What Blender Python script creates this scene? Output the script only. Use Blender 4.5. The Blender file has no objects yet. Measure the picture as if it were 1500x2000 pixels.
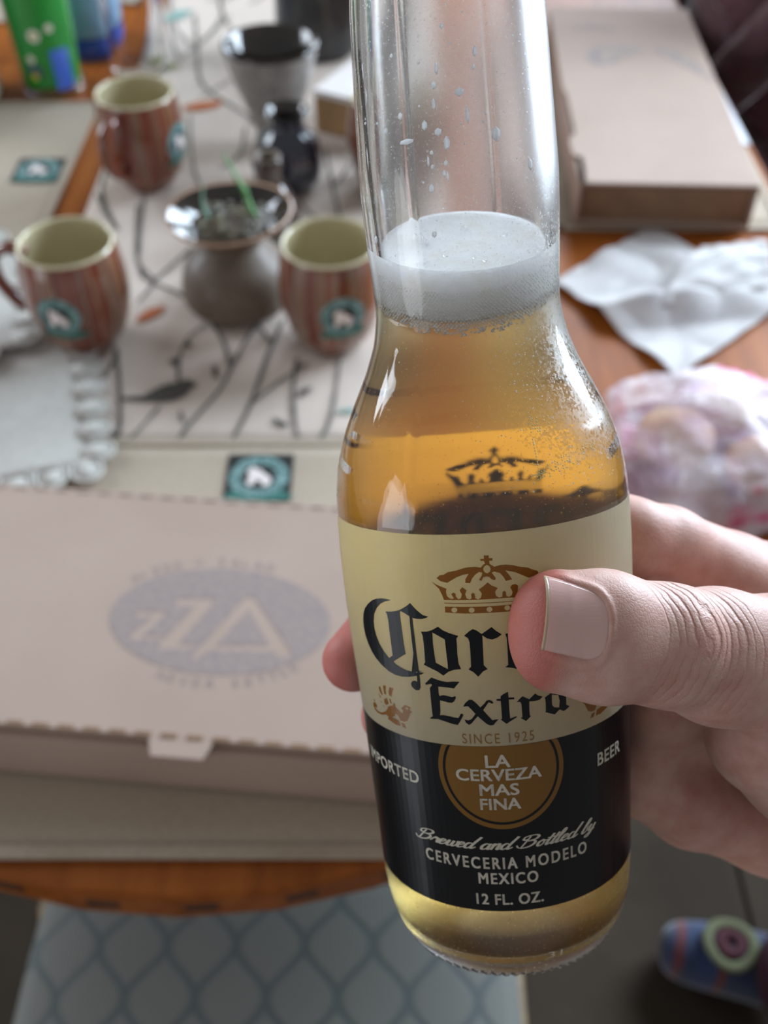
import bpy, bmesh, math, random
import numpy as np
from mathutils import Vector, Matrix, noise as mnoise

C = bpy.context.scene.collection
R = math.radians
PI = math.pi
random.seed(7)

# ------------------------------------------------------------------ camera, world, lights, exposure
scn = bpy.context.scene
PITCH = R(46.5)
cam_d = bpy.data.cameras.new('camera')
cam = bpy.data.objects.new('camera', cam_d); C.objects.link(cam)
cam.location = (0, 0, 1.285)
cam.rotation_euler = (PI / 2 - PITCH, 0, 0)
cam_d.sensor_fit = 'VERTICAL'; cam_d.sensor_height = 24.0; cam_d.lens = 24.0
cam_d.clip_start = 0.01; cam_d.clip_end = 50
cam_d.dof.use_dof = True; cam_d.dof.focus_distance = 0.188; cam_d.dof.aperture_fstop = 10.0
scn.camera = cam

w = bpy.data.worlds.new('room_light'); scn.world = w; w.use_nodes = True
bg = w.node_tree.nodes['Background']
bg.inputs[0].default_value = (0.77, 0.76, 0.765, 1); bg.inputs[1].default_value = 0.31

def area_light(name, loc, target, sx, sy, power, color):
    l = bpy.data.lights.new(name, 'AREA'); l.shape = 'RECTANGLE'; l.size = sx; l.size_y = sy
    l.energy = power; l.color = color
    o = bpy.data.objects.new(name, l); C.objects.link(o); o.location = loc
    d = Vector(target) - Vector(loc); o.rotation_euler = d.to_track_quat('-Z', 'Y').to_euler()
    return o
area_light('window_right', (1.55, 1.75, 1.50), (0.1, 0.7, 0.78), 1.1, 1.4, 96, (0.72, 0.86, 1.0))
area_light('window_back', (1.0, 3.18, 1.95), (1.0, 0.0, 1.95), 1.4, 1.2, 66, (0.74, 0.87, 1.0))
area_light('window_left', (-2.0, 1.7, 1.7), (0.0, 0.6, 0.85), 0.9, 1.2, 30, (0.82, 0.90, 1.0))
area_light('glass_door_left', (-1.75, -0.45, 0.75), (0.0, 0.3, 0.9), 0.8, 1.5, 8, (0.88, 0.93, 1.0))


vs = scn.view_settings
vs.view_transform = 'Standard'; vs.look = 'None'; vs.gamma = 1.0; vs.use_curve_mapping = False
vs.exposure = 0.2
scn.cycles.transmission_bounces = 16; scn.cycles.max_bounces = 20; scn.cycles.transparent_max_bounces = 12
scn.cycles.diffuse_bounces = 4; scn.cycles.glossy_bounces = 6
scn.cycles.sample_clamp_indirect = 8.0; scn.cycles.blur_glossy = 0.5

# ------------------------------------------------------------------ materials
def srgb(h):
    h = h.lstrip('#'); v = [int(h[i:i + 2], 16) / 255 for i in (0, 2, 4)]
    return tuple(c / 12.92 if c <= 0.04045 else ((c + 0.055) / 1.055) ** 2.4 for c in v) + (1,)

def mat(name, col='#808080', rough=0.5, metal=0.0, coat=0.0, sss=0.0, trans=0.0, ior=1.5, sheen=0.0, spec=0.5):
    m = bpy.data.materials.new(name); m.use_nodes = True
    b = m.node_tree.nodes['Principled BSDF']
    b.inputs['Base Color'].default_value = srgb(col) if isinstance(col, str) else col
    b.inputs['Roughness'].default_value = rough; b.inputs['Metallic'].default_value = metal
    b.inputs['Coat Weight'].default_value = coat; b.inputs['IOR'].default_value = ior
    b.inputs['Transmission Weight'].default_value = trans; b.inputs['Sheen Weight'].default_value = sheen
    b.inputs['Specular IOR Level'].default_value = spec
    if sss:
        b.inputs['Subsurface Weight'].default_value = sss
        b.inputs['Subsurface Radius'].default_value = (1.0, 0.35, 0.2)
        b.inputs['Subsurface Scale'].default_value = 0.004
    return m
def nt(m): return m.node_tree.nodes, m.node_tree.links, m.node_tree.nodes['Principled BSDF']
def node(m, typ, **kw):
    n = m.node_tree.nodes.new(typ)
    for k, v in kw.items():
        if k.startswith('i_'): n.inputs[k[2:].replace('_', ' ')].default_value = v
        else: setattr(n, k, v)
    return n
def ramp(m, fac, stops, interp='LINEAR'):
    n = m.node_tree.nodes.new('ShaderNodeValToRGB'); n.color_ramp.interpolation = interp
    e = n.color_ramp.elements
    while len(e) < len(stops): e.new(0.5)
    for k, (p, c) in enumerate(stops):
        e[k].position = p; e[k].color = srgb(c) if isinstance(c, str) else (c, c, c, 1)
    m.node_tree.links.new(fac, n.inputs[0]); return n.outputs[0]
def coords(m, kind='Object', scale=(1, 1, 1), rot=(0, 0, 0)):
    t = m.node_tree.nodes.new('ShaderNodeTexCoord'); mp = m.node_tree.nodes.new('ShaderNodeMapping')
    mp.inputs['Scale'].default_value = scale; mp.inputs['Rotation'].default_value = rot
    m.node_tree.links.new(t.outputs[kind], mp.inputs[0]); return mp.outputs[0]
def tex_noise(m, vec, scale, detail=3.0, rough=0.5, dist=0.0):
    n = m.node_tree.nodes.new('ShaderNodeTexNoise'); n.inputs['Scale'].default_value = scale
    n.inputs['Detail'].default_value = detail; n.inputs['Roughness'].default_value = rough; n.inputs['Distortion'].default_value = dist
    m.node_tree.links.new(vec, n.inputs['Vector']); return n.outputs['Fac']
def bump(m, h, strength=0.3, dist=0.001, prev=None, to=None):
    b = m.node_tree.nodes.new('ShaderNodeBump'); b.inputs['Strength'].default_value = strength; b.inputs['Distance'].default_value = dist
    m.node_tree.links.new(h, b.inputs['Height'])
    if prev: m.node_tree.links.new(prev, b.inputs['Normal'])
    m.node_tree.links.new(b.outputs[0], to or m.node_tree.nodes['Principled BSDF'].inputs['Normal']); return b.outputs[0]
def math_n(m, op, a, b=None, c=None):
    n = m.node_tree.nodes.new('ShaderNodeMath'); n.operation = op
    for i, v in enumerate((a, b, c)):
        if v is None: continue
        if isinstance(v, (int, float)): n.inputs[i].default_value = v
        else: m.node_tree.links.new(v, n.inputs[i])
    return n.outputs[0]
def noisy(name, c1, c2, rough=0.5, scale=20, detail=3, bs=0.0, bd=0.001, coat=0.0, sss=0.0, stretch=(1, 1, 1), lo=0.35, hi=0.65, sheen=0.0, spec=0.5):
    m = mat(name, c1, rough, coat=coat, sss=sss, sheen=sheen, spec=spec); v = coords(m, 'Object', stretch)
    f = tex_noise(m, v, scale, detail)
    m.node_tree.links.new(ramp(m, f, [(lo, c1), (hi, c2)]), nt(m)[2].inputs['Base Color'])
    if bs: bump(m, f, bs, bd)
    return m

# ------------------------------------------------------------------ mesh helpers
def obj(name, me, m=None, parent=None, smooth=False):
    o = bpy.data.objects.new(name, me); C.objects.link(o)
    if m is not None: me.materials.append(m)
    if parent is not None: o.parent = parent
    if smooth: me.polygons.foreach_set('use_smooth', [True] * len(me.polygons))
    me.update(); return o
def tag(o, label=None, cat=None, group=None, kind=None):
    if label: o['label'] = label
    if cat: o['category'] = cat
    if group: o['group'] = group
    if kind: o['kind'] = kind
    return o
def empty(name, loc=(0, 0, 0), rz=0.0):
    o = bpy.data.objects.new(name, None); C.objects.link(o); o.location = loc; o.rotation_euler = (0, 0, rz)
    o.empty_display_size = 0.02; return o
class MB:
    def __init__(s): s.v = []; s.f = []
    def add(s, vs, fs):
        n = len(s.v); s.v += [tuple(p) for p in vs]; s.f += [tuple(i + n for i in q) for q in fs]; return s
    def box(s, x0, x1, y0, y1, z0, z1, M=None):
        vs = [(x, y, z) for z in (z0, z1) for y in (y0, y1) for x in (x0, x1)]
        if M is not None: vs = [tuple(M @ Vector(p)) for p in vs]
        return s.add(vs, [(0, 2, 3, 1), (4, 5, 7, 6), (0, 1, 5, 4), (2, 6, 7, 3), (0, 4, 6, 2), (1, 3, 7, 5)])
    def prism(s, poly, z0, z1):
        n = len(poly); vs = [(x, y, z0) for x, y in poly] + [(x, y, z1) for x, y in poly]
        fs = [tuple(range(n - 1, -1, -1)), tuple(range(n, 2 * n))] + [(i, (i + 1) % n, (i + 1) % n + n, i + n) for i in range(n)]
        return s.add(vs, fs)
    def lathe(s, prof, n=48, cap0=True, cap1=True, M=None, wob=None):
        vs = []; fs = []
        for (r, z) in prof:
            for k in range(n):
                a = 2 * PI * k / n; rr = r * (1 + (wob(a, z) if wob else 0))
                p = (rr * math.cos(a), rr * math.sin(a), z); vs.append(p)
        for i in range(len(prof) - 1):
            for k in range(n):
                a, b = i * n + k, i * n + (k + 1) % n; fs.append((a, b, b + n, a + n))
        if cap0: fs.append(tuple(range(n - 1, -1, -1)))
        if cap1: fs.append(tuple((len(prof) - 1) * n + k for k in range(n)))
        if M is not None: vs = [tuple(M @ Vector(p)) for p in vs]
        return s.add(vs, fs)
    def tube(s, pts, rad, n=10, closed=False, flat=1.0):
        pts = [Vector(p) for p in pts]; m = len(pts); vs = []; fs = []; ref = None
        for i, p in enumerate(pts):
            t = (pts[min(i + 1, m - 1)] - pts[max(i - 1, 0)]) if not closed else (pts[(i + 1) % m] - pts[i - 1])
            t.normalize()
            if ref is None: ref = Vector((0, 0, 1)) if abs(t.z) < 0.9 else Vector((1, 0, 0))
            a = ref - t * ref.dot(t); a.normalize(); b = t.cross(a); ref = a
            r = rad[i] if isinstance(rad, (list, tuple)) else rad
            for k in range(n):
                q = 2 * PI * k / n; vs.append(p + a * (r * flat * math.cos(q)) + b * (r * math.sin(q)))
        for i in range(m - 1 + (1 if closed else 0)):
            for k in range(n):
                j = (i + 1) % m; fs.append((i * n + k, i * n + (k + 1) % n, j * n + (k + 1) % n, j * n + k))
        if not closed: fs += [tuple(range(n - 1, -1, -1)), tuple((m - 1) * n + k for k in range(n))]
        return s.add(vs, fs)
    def mesh(s, name):
        me = bpy.data.meshes.new(name); me.from_pydata(s.v, [], s.f); me.validate(); return me
    def build(s, name, m=None, parent=None, smooth=False, bevel=0.0, seg=2):
        me = s.mesh(name)
        if bevel:
            bm = bmesh.new(); bm.from_mesh(me); bmesh.ops.recalc_face_normals(bm, faces=bm.faces)
            es = [e for e in bm.edges if len(e.link_faces) == 2 and e.calc_face_angle(0) > 0.5]
            bmesh.ops.bevel(bm, geom=es, offset=bevel, segments=seg, profile=0.5, affect='EDGES'); bm.to_mesh(me); bm.free()
        else:
            bm = bmesh.new(); bm.from_mesh(me); bmesh.ops.recalc_face_normals(bm, faces=bm.faces); bm.to_mesh(me); bm.free()
        return obj(name, me, m, parent, smooth)
def catmull(pts, k=6):
    P = [Vector(p) for p in pts]; out = []
    for i in range(len(P) - 1):
        a, b, c, d = P[max(i - 1, 0)], P[i], P[i + 1], P[min(i + 2, len(P) - 1)]
        for j in range(k):
            t = j / k
            out.append(0.5 * ((2 * b) + (c - a) * t + (2 * a - 5 * b + 4 * c - d) * t * t + (3 * b - a - 3 * c + d) * t ** 3))
    out.append(P[-1]); return out
def smooth_prof(prof, k=5): return [(max(p.x, 1e-5), p.y) for p in catmull([(r, z, 0) for r, z in prof], k)]
def flat_shape(loops_list, name='s'):
    """filled 2-D shapes with holes (even-odd) -> list of (verts2d, faces)"""
    cu = bpy.data.curves.new(name, 'CURVE'); cu.dimensions = '2D'; cu.fill_mode = 'BOTH'
    for lp in loops_list:
        sp = cu.splines.new('POLY'); sp.points.add(len(lp) - 1); sp.use_cyclic_u = True
        for p, (x, y) in zip(sp.points, lp): p.co = (x, y, 0, 1)
    o = bpy.data.objects.new(name, cu); me = bpy.data.meshes.new_from_object(o)
    bpy.data.objects.remove(o); bpy.data.curves.remove(cu); return me
def text_shape(s, bold=0.0, shear=0.0, spacing=1.0):
    cu = bpy.data.curves.new('t', 'FONT'); cu.body = s; cu.offset = bold; cu.shear = shear; cu.space_character = spacing; cu.resolution_u = 4
    o = bpy.data.objects.new('t', cu); me = bpy.data.meshes.new_from_object(o)
    bpy.data.objects.remove(o); bpy.data.curves.remove(cu); return me
def fit_mesh(me, x0, x1, y0, y1):
    """scale flat mesh into the box; y0 = bottom line, y1 = top line (either direction)"""
    xs = [v.co.x for v in me.vertices]; ys = [v.co.y for v in me.vertices]
    ax, bx, ay, by = min(xs), max(xs), min(ys), max(ys)
    for v in me.vertices:
        v.co.x = x0 + (v.co.x - ax) / (bx - ax) * (x1 - x0); v.co.y = y0 + (v.co.y - ay) / (by - ay) * (y1 - y0)
    return me
def join_meshes(mes, name='j'):
    bm = bmesh.new()
    for me in mes: bm.from_mesh(me)
    out = bpy.data.meshes.new(name); bm.to_mesh(out); bm.free()
    for me in mes: bpy.data.meshes.remove(me)
    return out
# ------------------------------------------------------------------ the bottle (local axes: x right, y away, z along its axis; metres)
BM = Matrix(((0.9930227, 0.0769102, -0.0893909, 0.0207330), (-0.0145410, 0.8321189, 0.5544066, 0.1534509), (0.1170234, -0.5492385, 0.8274313, 1.1281343), (0, 0, 0, 1)))
BH = [-138.5, -137, -133, -128, -124, -121, -118, -112, -104, -96, -88, -76, -66, -58, -52, -46, -40, -34, -28, -22, -16, -10, -4, 2, 10, 20, 30, 45, 60, 75, 83, 88, 92, 96, 99, 101.5]
BR = [12.2, 13.2, 13.6, 13.5, 13.2, 14.2, 14.6, 16.6, 18.3, 18.9, 19.2, 19.6, 19.9, 19.7, 19.4, 19.0, 18.75, 19.8, 22.1, 25.1, 27.8, 29.7, 30.65, 30.95, 31.1, 30.9, 30.45, 29.6, 29.05, 28.5, 28.3, 27.9, 27.2, 25.9, 24.1, 20.5]
_h = np.linspace(-138.5, 101.5, 481)
_r = np.interp(_h, BH, BR)
_k = np.hanning(9); _k /= _k.sum()
_rs = np.convolve(np.pad(_r, 4, mode='edge'), _k, 'valid')
def brad(h): return float(np.interp(h, _h, _rs))
def bpt(th, h, off=0.0):
    """point on the bottle: th degrees from the camera-facing line (+ to the right), h mm below the label's top edge"""
    r = brad(h) + off; a = R(th); return Vector((r * math.sin(a), -r * math.cos(a), -h)) * 0.001
bottle = empty('beer_bottle'); bottle.matrix_world = BM
tag(bottle, 'clear long-necked glass beer bottle with pale label held in the hand', 'bottle')

def glass_mat(name, ior=1.5, rough=0.0, frost=False, tint=(1, 1, 1, 1)):
    m = mat(name, tint, rough, trans=1.0, ior=ior)
    if frost:
        n, l, b = nt(m); v = coords(m, 'Object')
        sep = node(m, 'ShaderNodeSeparateXYZ'); l.new(v, sep.inputs[0])
        def rng_(out, a, b_, lo=0.0, hi=1.0):
            q = node(m, 'ShaderNodeMapRange', i_From_Min=a, i_From_Max=b_, i_To_Min=lo, i_To_Max=hi); l.new(out, q.inputs['Value']); return q.outputs[0]
        X, Y, Z = sep.outputs; mul = lambda a, c: math_n(m, 'MULTIPLY', a, c); add = lambda a, c: math_n(m, 'ADD', a, c)
        sp = tex_noise(m, v, 1500, 4, 0.7); big = tex_noise(m, v, 60, 3, 0.6)
        # beaded mist on the right of the shoulder
        f = mul(mul(rng_(X, 0.004, 0.019), rng_(Z, 0.006, 0.018)), rng_(Z, 0.060, 0.040)); f = mul(f, add(mul(big, 1.6), -0.35))
        speck = mul(math_n(m, 'GREATER_THAN', add(sp, mul(f, 0.45)), 0.66), 0.42)
        # smooth bloom: far side of the bottle, right flank of the neck, cold foot of the bottle
        side = mul(mul(rng_(X, 0.007, 0.017), rng_(Z, 0.045, 0.065)), 0.30)
        back = mul(mul(rng_(Y, 0.000, 0.012), rng_(Z, 0.055, 0.040, 0.6, 1.0)), 0.32)
        foot = mul(rng_(Z, -0.078, -0.084), 0.26)
        l.new(math_n(m, 'MAXIMUM', math_n(m, 'MAXIMUM', speck, side), math_n(m, 'MAXIMUM', back, foot)), b.inputs['Roughness'])
        bump(m, add(mul(speck, 1.1), mul(tex_noise(m, v, 120, 2), 0.5)), 0.12, 0.0003)
    return m
M_glass = glass_mat('bottle_glass', frost=True)
def build_glass():
    n = 192; wall = 2.6; V = []; F = []
    hs = list(np.linspace(-138.5, -118, 28)) + list(np.linspace(-116, 88, 110)) + list(np.linspace(89, 101.5, 16))
    seam = (-26.0, 154.0)
    rings = []
    for h in hs:
        r = brad(h); ring = []
        for k in range(n):
            th = -180 + 360 * k / n; rr = r
            for s_ in seam:
                d = (th - s_ + 180) % 360 - 180; rr += 0.22 * math.exp(-(d / 1.0) ** 2) if -112 < h < -1 else 0
            ring.append((rr * math.sin(R(th)), -rr * math.cos(R(th)), -h))
        rings.append(ring)
    for (r, h) in ((19.0, 101.9), (16.0, 101.6), (11, 99.5), (5, 98.2), (0.3, 98.0)):
        rings.append([(r * math.sin(R(-180 + 360 * k / n)), -r * math.cos(R(-180 + 360 * k / n)), -h) for k in range(n)])
    outer = len(rings)
    inner = []
    for r, h in ((0.3, 95.5), (8, 95.8), (16, 97.2), (21.2, 97.0), (24.0, 94.0)): inner.append((r, h))
    for h in list(np.linspace(88, -136.5, 120)): inner.append((brad(h) - wall - (0.5 if h < -118 else 0), h))
    inner.append((10.6, -138.2))
    for r, h in inner: rings.append([(r * math.sin(R(-180 + 360 * k / n)), -r * math.cos(R(-180 + 360 * k / n)), -h) for k in range(n)])
    for ring in rings: V += [(x * .001, y * .001, z * .001) for x, y, z in ring]
    m = len(rings)
    for i in range(m):
        if i == outer - 1: continue
        j = (i + 1) % m
        for k in range(n): F.append((i * n + k, i * n + (k + 1) % n, j * n + (k + 1) % n, j * n + k))
    F.append(tuple((outer - 1) * n + k for k in range(n))); F.append(tuple(outer * n + k for k in range(n - 1, -1, -1)))
    mb = MB(); mb.v = V; mb.f = F
    return mb.build('glass_body', M_glass, bottle, smooth=True)
build_glass()
# knurled ring round the heel
kn = MB()
for k in range(72):
    a = k * 5.0
    p = [bpt(a - 1.3, 98.2, 0.05), bpt(a + 0.4, 99.8, 0.15), bpt(a + 1.6, 101.2, 0.1)]
    kn.tube(p, [0.00025, 0.00042, 0.00025], 6)
tag(kn.build('heel_knurling', M_glass, bottle, smooth=True), kind='stuff')

def ink(name, col, rough, transl, coat=0.35):
    m = bpy.data.materials.new(name); m.use_nodes = True; n, l = m.node_tree.nodes, m.node_tree.links
    b = n['Principled BSDF']; b.inputs['Base Color'].default_value = srgb(col); b.inputs['Roughness'].default_value = rough; b.inputs['Coat Weight'].default_value = coat; b.inputs['Coat Roughness'].default_value = 0.12
    b.inputs['Specular IOR Level'].default_value = 0.22
    t = n.new('ShaderNodeBsdfTranslucent'); t.inputs[0].default_value = srgb(col); mx = n.new('ShaderNodeMixShader'); mx.inputs[0].default_value = transl
    l.new(b.outputs[0], mx.inputs[1]); l.new(t.outputs[0], mx.inputs[2]); l.new(mx.outputs[0], n['Material Output'].inputs[0]); return m
# beer and foam
def rin(h): return brad(h) - 2.6
def foam_low(x, y):  return -44.5 + (-y / 19.0) * 8.0
def foam_top(x, y):  return -53.6 + (-y / 17.0) * 6.6 + x / 19.0 * 0.9
def liquid(name, m, low, high, extra, dish=0.0, nz=40, n=144):
    V = []; F = []
    for i in range(nz + 1):
        for k in range(n):
            a = 2 * PI * k / n; h = None
            # iterate for the wall radius at this height
            hl = low if not callable(low) else low(16.3 * math.cos(a), 16.3 * math.sin(a))
            hh = high(16.4 * math.cos(a), 16.4 * math.sin(a))
            h = hl + (hh - hl) * i / nz; r = rin(h) + extra
            V.append((r * math.cos(a), r * math.sin(a), -h))
    for i in range(nz):
        for k in range(n): F.append((i * n + k, i * n + (k + 1) % n, (i + 1) * n + (k + 1) % n, (i + 1) * n + k))
    def cap(base, fn, rr, rev, dish):
        idx = base
        prev = [base + k for k in range(n)]
        for s_ in (0.95, 0.9, 0.84, 0.75, 0.6, 0.4, 0.2, 0.02):
            cur = []
            for k in range(n):
                x0, y0, z0 = V[base + k]; x, y = x0 * s_, y0 * s_
                h0 = fn(x, y) if fn else low
                zz = -h0 - dish * (1 - s_ ** 6)
                if fn is None: zz = -low
                V.append((x, y, zz)); cur.append(len(V) - 1)
            for k in range(n):
                q = (prev[k], prev[(k + 1) % n], cur[(k + 1) % n], cur[k]); F.append(q if rev else q[::-1])
            prev = cur
        F.append(tuple(prev) if rev else tuple(prev[::-1]))
    cap(nz * n, high, 0, True, dish)
    cap(0, low if callable(low) else None, 0, False, 0)
    mb = MB(); mb.v = [(x * .001, y * .001, z * .001) for x, y, z in V]; mb.f = F
    return mb.build(name, m, bottle, smooth=True)
M_beer = mat('lager', (1, 1, 1, 1), 0.0, trans=1.0, ior=1.34)
_n, _l, _b = nt(M_beer)
va = node(M_beer, 'ShaderNodeVolumeAbsorption'); va.inputs['Color'].default_value = (0.94, 0.77, 0.10, 1); va.inputs['Density'].default_value = 42.0
_l.new(va.outputs[0], _n['Material Output'].inputs['Volume'])
liquid('beer', M_beer, 95.8, lambda x, y: foam_low(x, y) - 0.3, 0.04)
M_foam = mat('beer_foam', '#FAFAF6', 0.55, sss=1.0); nt(M_foam)[2].inputs['Subsurface Radius'].default_value = (1, 1, 1); nt(M_foam)[2].inputs['Subsurface Scale'].default_value = 0.006
_v = coords(M_foam, 'Object'); vo = node(M_foam, 'ShaderNodeTexVoronoi', i_Scale=1500.0); M_foam.node_tree.links.new(_v, vo.inputs['Vector'])
_sc = ramp(M_foam, tex_noise(M_foam, _v, 160, 4, 0.6), [(0.35, '#FFFFFC'), (0.75, '#EFECE2')]); _nn, _l, _b = nt(M_foam); _l.new(_sc, _b.inputs['Base Color'])
bump(M_foam, vo.outputs['Distance'], 0.35, 0.0004)
foam = liquid('foam', M_foam, foam_low, foam_top, 0.02, dish=1.6, nz=10)
# beads of froth pressed against the glass below the head, and a few bubbles on it
def sphere_verts(sub=1):
    bm = bmesh.new(); bmesh.ops.create_icosphere(bm, subdivisions=sub, radius=1.0); v = [tuple(x.co) for x in bm.verts]; f = [tuple(x.index for x in q.verts) for q in bm.faces]; bm.free(); return v, f
SV, SF = sphere_verts(1); SV2, SF2 = sphere_verts(2)
def balls(name, items, m, parent, sv=SV, sf=SF):
    """items: (Vector centre, radius or (ra, rt) , normal)"""
    V = []; F = []
    for c, r in items:
        if isinstance(r, tuple): rx, ry, rz, M = r
        else: rx = ry = rz = r; M = None
        b = len(V)
        for x, y, z in sv:
            p = Vector((x * rx, y * ry, z * rz))
            if M is not None: p = M @ p
            V.append(tuple(c + p))
        F += [tuple(i + b for i in q) for q in sf]
    mb = MB(); mb.v = V; mb.f = F; return mb.build(name, m, parent, smooth=True)
it = []
rng = random.Random(3)
for row in range(20):
    for k in range(150):
        th = -180 + 360 * (k + 0.5 * (row % 2)) / 150; a = R(th)
        y = -math.cos(a) * 19
        h = foam_low(0, y) + 1.4 - row * 0.42 + rng.uniform(-0.12, 0.12)
        if row < 3 and rng.random() < 0.35 + 0.2 * (3 - row) - 0.25: continue
        q = bpt(th, h, -2.62); it.append((q, 0.00030 * rng.uniform(0.75, 1.25) * (1 - 0.018 * row)))
M_bub = ink('froth_bead', '#FFFFFC', 0.35, 0.35, 0.2)
tag(balls('froth_beads', it, M_bub, bottle), kind='stuff')
M_ring = glass_mat('bubble_film', 1.33)
it = []
for px_, (x, y, r) in enumerate(((0.5, 8.5, 0.85), (-9.5, 3.5, 1.5), (-8.0, 2.0, 1.0), (-3.5, -4.5, 0.6), (4.0, -8.0, 0.5), (2.0, -6.5, 0.35), (-7.5, -8.5, 0.9), (9.0, 5.0, 0.5))):
    it.append((Vector((x, y, -foam_top(x, y) - 1.2)) * 0.001, r * 0.001))
tag(balls('foam_bubbles', it, M_ring, bottle, SV2, SF2), kind='stuff')
# droplets and runs clinging inside the neck, mist on the shoulder
M_drop = ink('froth_drop', '#FFFFFF', 0.25, 0.85, 0.5)
it = []
def drop(th, h, a, b, off=0.0, flat=0.3):
    r = brad(h) + off; q = bpt(th, h, off); n_ = Vector((math.sin(R(th)), -math.cos(R(th)), 0)); t_ = Vector((math.cos(R(th)), math.sin(R(th)), 0)); z_ = Vector((0, 0, 1))
    M = Matrix((t_, n_, z_)).transposed()
    it.append((q, (a * .001, min(a, b) * flat * .001, b * .001, M)))
drop(-3.2, -89.7, 0.40, 0.54); drop(0.4, -86.7, 0.27, 0.27); drop(13.4, -85.0, 0.47, 1.01); drop(-33.1, -86.3, 0.40, 0.40); drop(-17.1, -84.2, 0.34, 0.34); drop(-7.6, -82.8, 0.40, 1.18); drop(-9.6, -80.0, 0.47, 0.74); drop(-10.3, -76.8, 0.34, 1.01); drop(3.7, -78.4, 0.94, 0.81); drop(12.0, -82.4, 0.34, 0.54); drop(7.1, -74.4, 0.40, 1.68); drop(-29.8, -75.7, 0.54, 0.67); drop(-16.0, -73.4, 0.61, 0.94); drop(-9.0, -72.0, 0.74, 0.74); drop(-26.9, -71.1, 1.68, 0.54); drop(-40.2, -73.7, 0.47, 0.54); drop(-47.0, -75.4, 0.34, 0.27); drop(-59.1, -76.1, 0.54, 0.27); drop(-4.7, -69.9, 0.67, 1.35); drop(-5.9, -66.5, 0.47, 0.54); drop(21.9, -70.8, 1.01, 1.35); drop(15.4, -73.0, 0.27, 0.27); drop(16.9, -74.5, 0.27, 0.27); drop(42.3, -65.3, 0.61, 1.18); drop(-13.1, -68.6, 0.40, 0.40); drop(-13.1, -66.1, 0.40, 0.47); drop(-7.2, -64.7, 0.40, 0.67); drop(-14.6, -62.4, 0.54, 0.84); drop(-18.8, -63.6, 0.27, 0.27); drop(-58.8, -54.7, 0.54, 0.84); drop(-15.3, -54.3, 0.54, 0.67); drop(-59.1, -69.6, 0.20, 2.36); drop(-62.9, -65.1, 0.20, 2.69); drop(-58.5, -85.3, 0.27, 1.68); drop(-56.0, -80.7, 0.20, 1.68); drop(-72.5, -77.6, 0.27, 0.34); drop(58.4, -56.3, 0.13, 0.54); drop(36.5, -87.5, 0.27, 0.27); drop(-35.6, -68.7, 0.17, 0.17); drop(-18.3, -76.8, 0.27, 0.27); drop(-0.5, -93.1, 0.20, 0.20); drop(8.2, -91.7, 0.20, 0.20); drop(-15.3, -67.2, 0.27, 1.01); drop(-5.5, -64.1, 0.20, 1.01); drop(3.5, -73.0, 0.20, 0.20); drop(4.6, -69.5, 0.20, 0.20)
for k in range(420):
    th = rng.gauss(38, 16); h = rng.uniform(-36, -6); drop(th, h, rng.uniform(0.06, 0.2), rng.uniform(0.06, 0.2), 0.02, 0.4)
for k in range(120):
    th = rng.uniform(-80, 80); h = rng.uniform(-115, -58); drop(th, h, rng.uniform(0.05, 0.16), rng.uniform(0.05, 0.18))
tag(balls('droplets', it, M_drop, bottle), kind='stuff')

# ---- painted label, wrapped on the glass
def wrap(me, name, m, off, parent=bottle, kind=None, dth=3.0, dh=3.0):
    """flat mesh in (degrees, mm below label top) -> on the bottle"""
    bm = bmesh.new(); bm.from_mesh(me); bpy.data.meshes.remove(me)
    xs = [v.co.x for v in bm.verts]; ys = [v.co.y for v in bm.verts]
    def cuts(a, b, step, ax):
        k = math.ceil(a / step) * step
        while k < b:
            g = bm.verts[:] + bm.edges[:] + bm.faces[:]
            bmesh.ops.bisect_plane(bm, geom=g, plane_co=(k, 0, 0) if ax == 0 else (0, k, 0), plane_no=(1, 0, 0) if ax == 0 else (0, 1, 0), dist=1e-6)
            k += step
    cuts(min(xs), max(xs), dth, 0); cuts(min(ys), max(ys), dh, 1)
    for v in bm.verts: v.co = bpt(v.co.x, v.co.y, off)
    out = bpy.data.meshes.new(name); bm.normal_update(); bm.to_mesh(out); bm.free()
    o = obj(name, out, m, parent, smooth=False)
    return o
M_white = ink('white_label_ink', '#FAF6E6', 0.35, 0.74)
M_back_glow = ink('back_label_glow_ink', '#E6BC84', 0.35, 0.74)  # white back label, tinted amber to paint in the hand's warm glow
M_navy = ink('navy_label_ink', '#04060A', 0.30, 0.0, 0.1)
M_ink = ink('blue_black_ink', '#05090E', 0.35, 0.0, 0.1)
M_gold = ink('gold_ink', '#9A6526', 0.35, 0.35)
M_medal = ink('medallion_gold', '#966A2C', 0.3, 0.35)
M_pale = ink('pale_lettering_ink', '#CFC8B8', 0.5, 0.1)
M_brown = ink('brown_lettering_ink', '#8E6A36', 0.5, 0.2)
M_back = ink('back_ink', '#15170F', 0.5, 0.0)
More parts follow.
